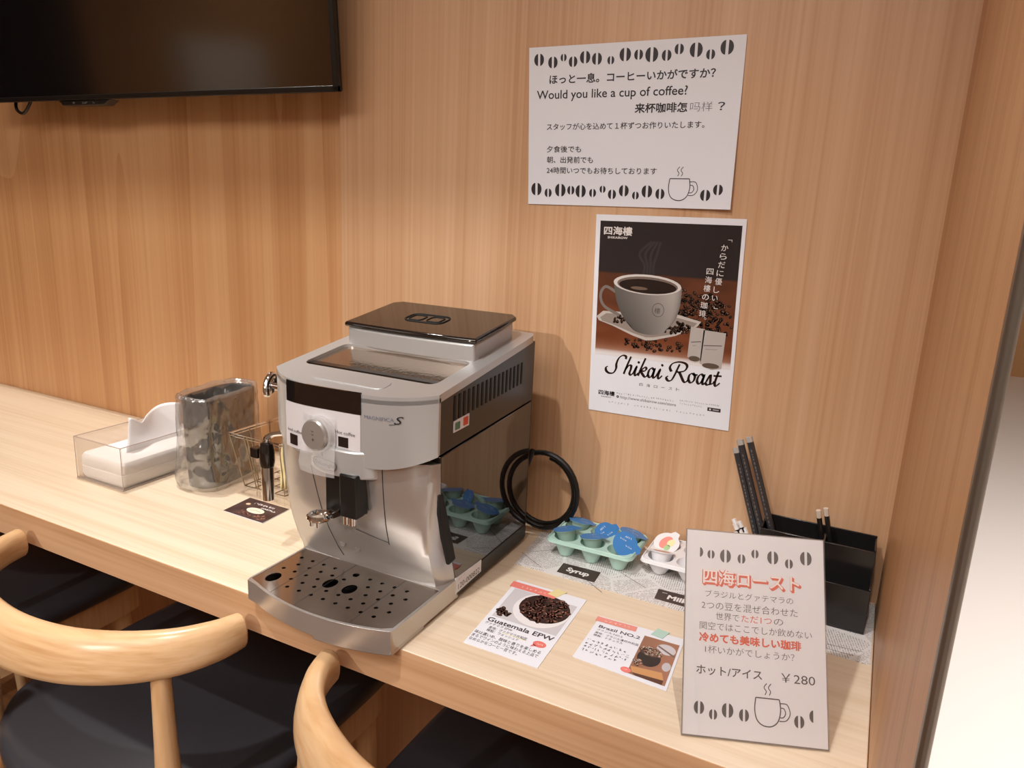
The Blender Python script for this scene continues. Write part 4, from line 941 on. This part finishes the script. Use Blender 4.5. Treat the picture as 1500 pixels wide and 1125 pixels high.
# ------------------------------------------------------------------ syrup and milk trays with portion cups
def portion_tray(name, c, zr, m, label, rz=0, rim2=(0.064, 0.044)):
    r = empty(name, (*c, T + .0010), label, 'tray', rz=rz); z0 = 0.0
    a, b = rim2; cells = [(-0.0405 + 0.0405 * i, -0.0205 + 0.041 * j) for j in range(2) for i in range(3)]
    out = rrect(-a, a, -b, b, 0.010, 5); holes = [[(x + .0178 * cos(2 * pi * k / 24), y + .0178 * sin(2 * pi * k / 24)) for k in range(24)] for x, y in cells]
    mb = MB()
    loops = [out] + holes; pts = [p for l in loops for p in l]
    tr = tessellate_polygon([[Vector((x, y, 0)) for x, y in l] for l in loops])
    mb.add([(x, y, zr) for x, y in pts], tr)
    mb.loft([[(x, y, zr) for x, y in out], [(x * 1.015, y * 1.02, zr - .0035) for x, y in out], [(x * 1.0, y * 1.0, zr - .0035) for x, y in out], [(x * .985, y * .98, zr - .001) for x, y in out]], caps=False)
    for x, y in cells:
        mb.loft([[(x + q * cos(2 * pi * k / 24), y + q * sin(2 * pi * k / 24), z) for k in range(24)] for q, z in ((.0178, zr), (.0165, zr - .010), (.009, z0 + .0012), (.004, z0))], caps=False)
        mb.add([(x + .004 * cos(2 * pi * k / 24), y + .004 * sin(2 * pi * k / 24), z0) for k in range(24)], [tuple(range(24))])
    mb.build('molded_tray', m, r, smooth=45)
    rm = MB(); rm.tube([(x * .975, y * .965, zr + .0006) for x, y in out], 0.0012, 6, closed=True); rm.build('rim_bead', m, r)
    return r, cells
def cup_proto(m_body, m_lid, name, tab=True):
    r = empty(name, (0, 0, 0))
    MB().lathe([(0.0095, 0.0), (0.0105, 0.0008), (0.0150, 0.0185), (0.0178, 0.0188), (0.0178, 0.0196)], (0, 0, 0), 28).build('cup_body', m_body, r)
    out = [((.0182) * cos(t), (.0182) * sin(t)) for t in [2 * pi * k / 32 for k in range(32)]]
    if tab: out = [(x, y) if not (k in (0, 1, 31)) else (x * 1.30, y * 1.2) for k, (x, y) in enumerate(out)]
    lid = MB().prism(out, 0.0197, 0.0201).build('cup_lid', m_lid, r)
    return r, lid
st, cells = portion_tray('syrup_tray', (-0.319, 0.948), 0.0285, 'mint', 'mint green plastic tray of blue-lidded syrup cups')
proto, lid = cup_proto('cup_mint', 'blue', 'syrup_cup')
k = Ink(lambda x, y, d: Vector((x, y, 0.0202 + d)))
for x, y, q in ((-.006, .004, 3), (.005, -.003, 3), (0, .009, 2)): k.marks(x - .004, y, .010, .003, (214, 228, 240), random.Random(q), .8, 1, .2)
k.build('lid_print', 'print', lid)
lay = [ # world x, y, h, tilt axis/angle, label
    (-0.3595, 0.931, 0.0185, (-9, -12, 10), 'blue-lidded syrup cup in the mint tray, front left well'),
    (-0.319, 0.929, 0.0175, (-10, -7, 6), 'blue-lidded syrup cup in the mint tray, front middle well'),
    (-0.357, 0.970, 0.0175, (-12, 4, 0), 'blue-lidded syrup cup in the mint tray, back left well'),
    (-0.280, 0.972, 0.0175, (-11, 9, -8), 'blue-lidded syrup cup in the mint tray, back right well'),
    (-0.322, 0.972, 0.0235, (52, -22, 60), 'blue-lidded syrup cup tipped up to show its lid, back middle of the mint tray'),
    (-0.281, 0.938, 0.0320, (48, 24, 20), 'blue-lidded syrup cup tipped up to show its lid, front right of the mint tray')]
for i, (x, y, h, (ax, ay, az), lb) in enumerate(lay):
    o = proto if i == 0 else copy_tree(proto)
    o.location = (x, y, T + h - (0.004 if i > 3 else 0.0)); o.rotation_euler = (radians(ax), radians(ay), radians(az)); tag(o, lb, 'syrup cup', 'syrup cups in the mint tray')
mt, cells = portion_tray('milk_tray', (-0.184, 0.967), 0.0245, 'white_pl', 'white plastic tray of milk cups half hidden behind the price sign')
proto, lid = cup_proto('white_pl', 'white_pl', 'milk_cup')
k = Ink(lambda x, y, d: Vector((x, y, 0.0202 + d)))
k.ell(0, .001, .012, .008, (236, 150, 140), 1); k.ell(.004, -.005, .007, .005, (244, 232, 180), 2); k.ell(-.006, -.006, .005, .004, (170, 206, 150), 2)
k.build('lid_print', 'print', lid)
for i, (x, y, h, rot, lb) in enumerate(((-0.226, 0.990, 0.014, (14, -26, 60), 'white milk cup with patterned lid, at the back of the white tray'), (-0.224, 0.944, 0.0125, (20, -6, 200), 'white milk cup with patterned lid, at the front corner of the white tray'),
        (-0.184, 0.988, 0.011, (0, 0, 10), 'white milk cup in the white tray, hidden behind the sign at the back'))[:2]):
    o = proto if i == 0 else copy_tree(proto); o.location = (x, y, T + h); o.rotation_euler = tuple(radians(a) for a in rot); tag(o, lb, 'milk cup', 'milk cups in the white tray')

# ------------------------------------------------------------------ black caddy with straws and stirrers
def caddy():
    x0, x1, yf_, ym, yb = -0.100, 0.0385, 0.922, 0.958, 1.006; z = T + .0012; w = .0025
    o = ((x0 + x1) / 2, .965, z); r = empty('straw_caddy', o, 'stepped black acrylic caddy for straws standing at the right end of the worktop', 'caddy')
    b = MB().box(x0, x1, yf_, yb, z, z + w)
    b.box(x0, x1, yf_, yf_ + w, z + w, z + .058).box(x0, x0 + w, yf_ + w, ym, z + w, z + .058)
    b.box(x1 - w, x1, yf_ + w, ym, z + w, z + .060)
    b.build('front_bin', 'caddy', r, org=o, bevel=.0006)
    b = MB().box(x0, x1, ym, ym + w, z + w, z + .094).box(x0, x1, yb - w, yb, z + w, z + .098).box(x0, x0 + w, ym + w, yb - w, z + w, z + .096).box(x1 - w, x1, ym + w, yb - w, z + w, z + .096)
    b.build('back_bin', 'caddy', r, org=o, bevel=.0006)
    MB().box(-.0235, -.0210, ym + w, yb - w, z + w, z + .092).build('divider', 'caddy', r, org=o)
    m_wrap = print_mat('straw_wrap', .35)
    def stick(name, p0, p1, rad, body, tip, tl, lb, cat, grp, flat=1.0, sp=False):
        p0, p1 = Vector(p0), Vector(p1); d = (p1 - p0).normalized(); L = (p1 - p0).length
        e = empty(name, p0, lb, cat, grp)
        MB().tube([p0, p0 + d * (L - tl)], rad, 8).build('shaft', body, e, org=p0)
        MB().tube([p0 + d * (L - tl), p1], rad * 1.05, 8).build('tip', tip, e, org=p0)
        if sp:
            rn = random.Random(int(rad * 1e6) + len(lb)); q = MB(); side = Vector((0, -1, 0)) - d * (-d.y); side.normalize(); cr = d.cross(side)
            s = .02
            while s < L - .02:
                ln = rn.uniform(.0012, .004); a = p0 + d * s + side * rad * .98
                q.add([a + cr * .0007, a - cr * .0007, a - cr * .0007 + d * ln + side * .0002, a + cr * .0007 + d * ln + side * .0002], [(0, 1, 2, 3)]); s += ln + rn.uniform(.001, .004)
            q.build('wrapper_print', 'grey_mark', e, org=p0)
    mt = mat('wrap_black', (52, 50, 52), .35); tp = mat('wrap_clear_end', (176, 170, 164), .3)
    for p0, p1, lb in (((-0.088, .978, z + .02), (-0.1485, .993, T + .187), 'black paper-wrapped straw in the caddy, lowest of the three leaning left'),
                       ((-0.078, .976, z + .02), (-0.1440, .990, T + .200), 'black paper-wrapped straw in the caddy, middle of the three leaning left'),
                       ((-0.064, .976, z + .02), (-0.1330, .990, T + .206), 'black paper-wrapped straw in the caddy, rightmost of the three leaning left')):
        stick('wrapped_straw', p0, p1, .0046, mt, tp, .007, lb, 'straw', 'wrapped straws in the caddy', sp=True)
    for p0, p1, lb in (((-0.006, .985, z + .006), (-0.0345, .972, T + .130), 'short black stirrer with pale tip, left of the pair in the caddy'), ((0.004, .985, z + .006), (-0.0262, .974, T + .134), 'short black stirrer with pale tip, right of the pair in the caddy')):
        stick('stirrer', p0, p1, .0032, 'caddy', mat('pale_tip', (214, 200, 184), .4), .010, lb, 'stirrer', 'stirrers in the caddy')
    wt_ = mat('white_tip', (232, 228, 226), .4)
    n = 0
    names = ('back row, first', 'back row, second', 'back row, third', 'front row, first', 'front row, second', 'front row, third', 'lowest, first', 'lowest, second')
    for j in range(3):
        for i in range(3 if j < 2 else 2):
            dx = .0072 * i + .003 * j; p1 = (-0.1335 + dx, .948 - .007 * j + .001 * i, T + .103 - .006 * j - .005 * i + (.003 if (i + j) % 2 else 0)); p0 = (-0.084 + dx * .55, .944 - .004 * j, z + .008 + .002 * j)
            stick('stirrer', p0, p1, .0030, 'caddy', wt_, .008, 'black stirrer with a white tip in the fanned bunch behind the price sign', 'stirrer', 'white tipped stirrer bunch')
            n += 1
caddy()

# ================================================================== chairs
def chair():
    r = empty('dining_chair', (0, 0, 0))
    seat = [(-.230, .225), (-.239, .18), (-.241, 0), (-.237, -.09), (-.217, -.145), (-.165, -.190), (-.09, -.222), (0, -.232)]
    out = seat + [(-x, y) for x, y in seat[-2::-1]]
    out = [(p[0], p[1]) for p in catmull([(x, y, 0) for x, y in out], 4)]
    mb = MB(); rg = []
    for z, ins in ((.418, .004), (.424, 0), (.438, 0), (.447, .006), (.4505, .018)): rg.append([(x * (1 - ins / .24), y * (1 - ins / .23), z) for x, y in out])
    mb.loft(rg).build('seat', 'seat', r, smooth=60)
    sc = lambda s: [(x * s, y * s) for x, y in out]
    f = MB(); n = len(out); a, b = sc(.965), sc(.86)
    f.loft([[(x, y, .362) for x, y in a], [(x, y, .4185) for x, y in a], [(x, y, .4185) for x, y in b], [(x, y, .362) for x, y in b]], caps=False, loop=True); f.build('seat_frame', 'chair_wood', r, smooth=50)
    pth = catmull([(.231, -.092, .680), (.221, -.128, .679), (.194, -.168, .677), (.144, -.204, .674), (.08, -.230, .672), (0, -.240, .671), (-.08, -.230, .672), (-.144, -.204, .674), (-.194, -.168, .677), (-.221, -.128, .679), (-.231, -.092, .680)], 6)
    rg = []; m = len(pth)
    for i, p in enumerate(pth):
        t = pth[min(i + 1, m - 1)] - pth[max(i - 1, 0)]; t.z = 0; t.normalize(); nrm = Vector((t.y, -t.x, 0)); s = abs(i / (m - 1) - .5) * 2
        hh = .0305 - .0085 * s ** 1.5; ww = .0155 - .001 * s; lean = .010 * (1 - s * s)
        ring = []
        for k in range(20):
            a = 2 * pi * k / 20; ca, sa = cos(a), sin(a); q = (abs(ca) ** 2.6 + abs(sa) ** 2.6) ** (-1 / 2.6)
            ring.append(p + nrm * (ww * ca * q - 0) + Vector((0, 0, hh * sa * q)) + nrm * (lean * sa * q))
        rg.append(ring)
    MB().loft(rg).build('back_rail', 'rail_wood', r, bevel=.003, segs=2, smooth=50)
    for sg in (-1, 1):
        MB().tube([(sg * .186, -.178, .652), (sg * .189, -.180, .56), (sg * .196, -.184, .44), (sg * .206, -.190, .30), (sg * .212, -.202, 0.0)], [.0115, .0135, .0185, .0185, .012], 16).build('leg', 'chair_wood', r)
        MB().tube([(sg * .205, .185, .418), (sg * .207, .188, .30), (sg * .212, .198, 0)], [.019, .0185, .012], 16).build('leg', 'chair_wood', r)
        MB().tube([(sg * .206, -.17, .20), (sg * .209, .18, .22)], .009, 10).build('stretcher', 'chair_wood', r)
    return r
ch = chair()
for i, (x, y, rz, lb) in enumerate(((-0.889, 0.688, 0, 'pale wooden chair with curved back rail and black seat, largest and leftmost in full view'), (-0.285, 0.686, 0, 'pale wooden chair in front of the photo cards, only its left arm in view'), (-1.520, 0.688, 0, 'pale wooden chair at the far left, only its black seat corner showing'))):
    o = ch if i == 0 else copy_tree(ch); o.location = (x, y, 0); o.rotation_euler = (0, 0, radians(rz)); tag(o, lb, 'chair', 'chairs along the worktop')
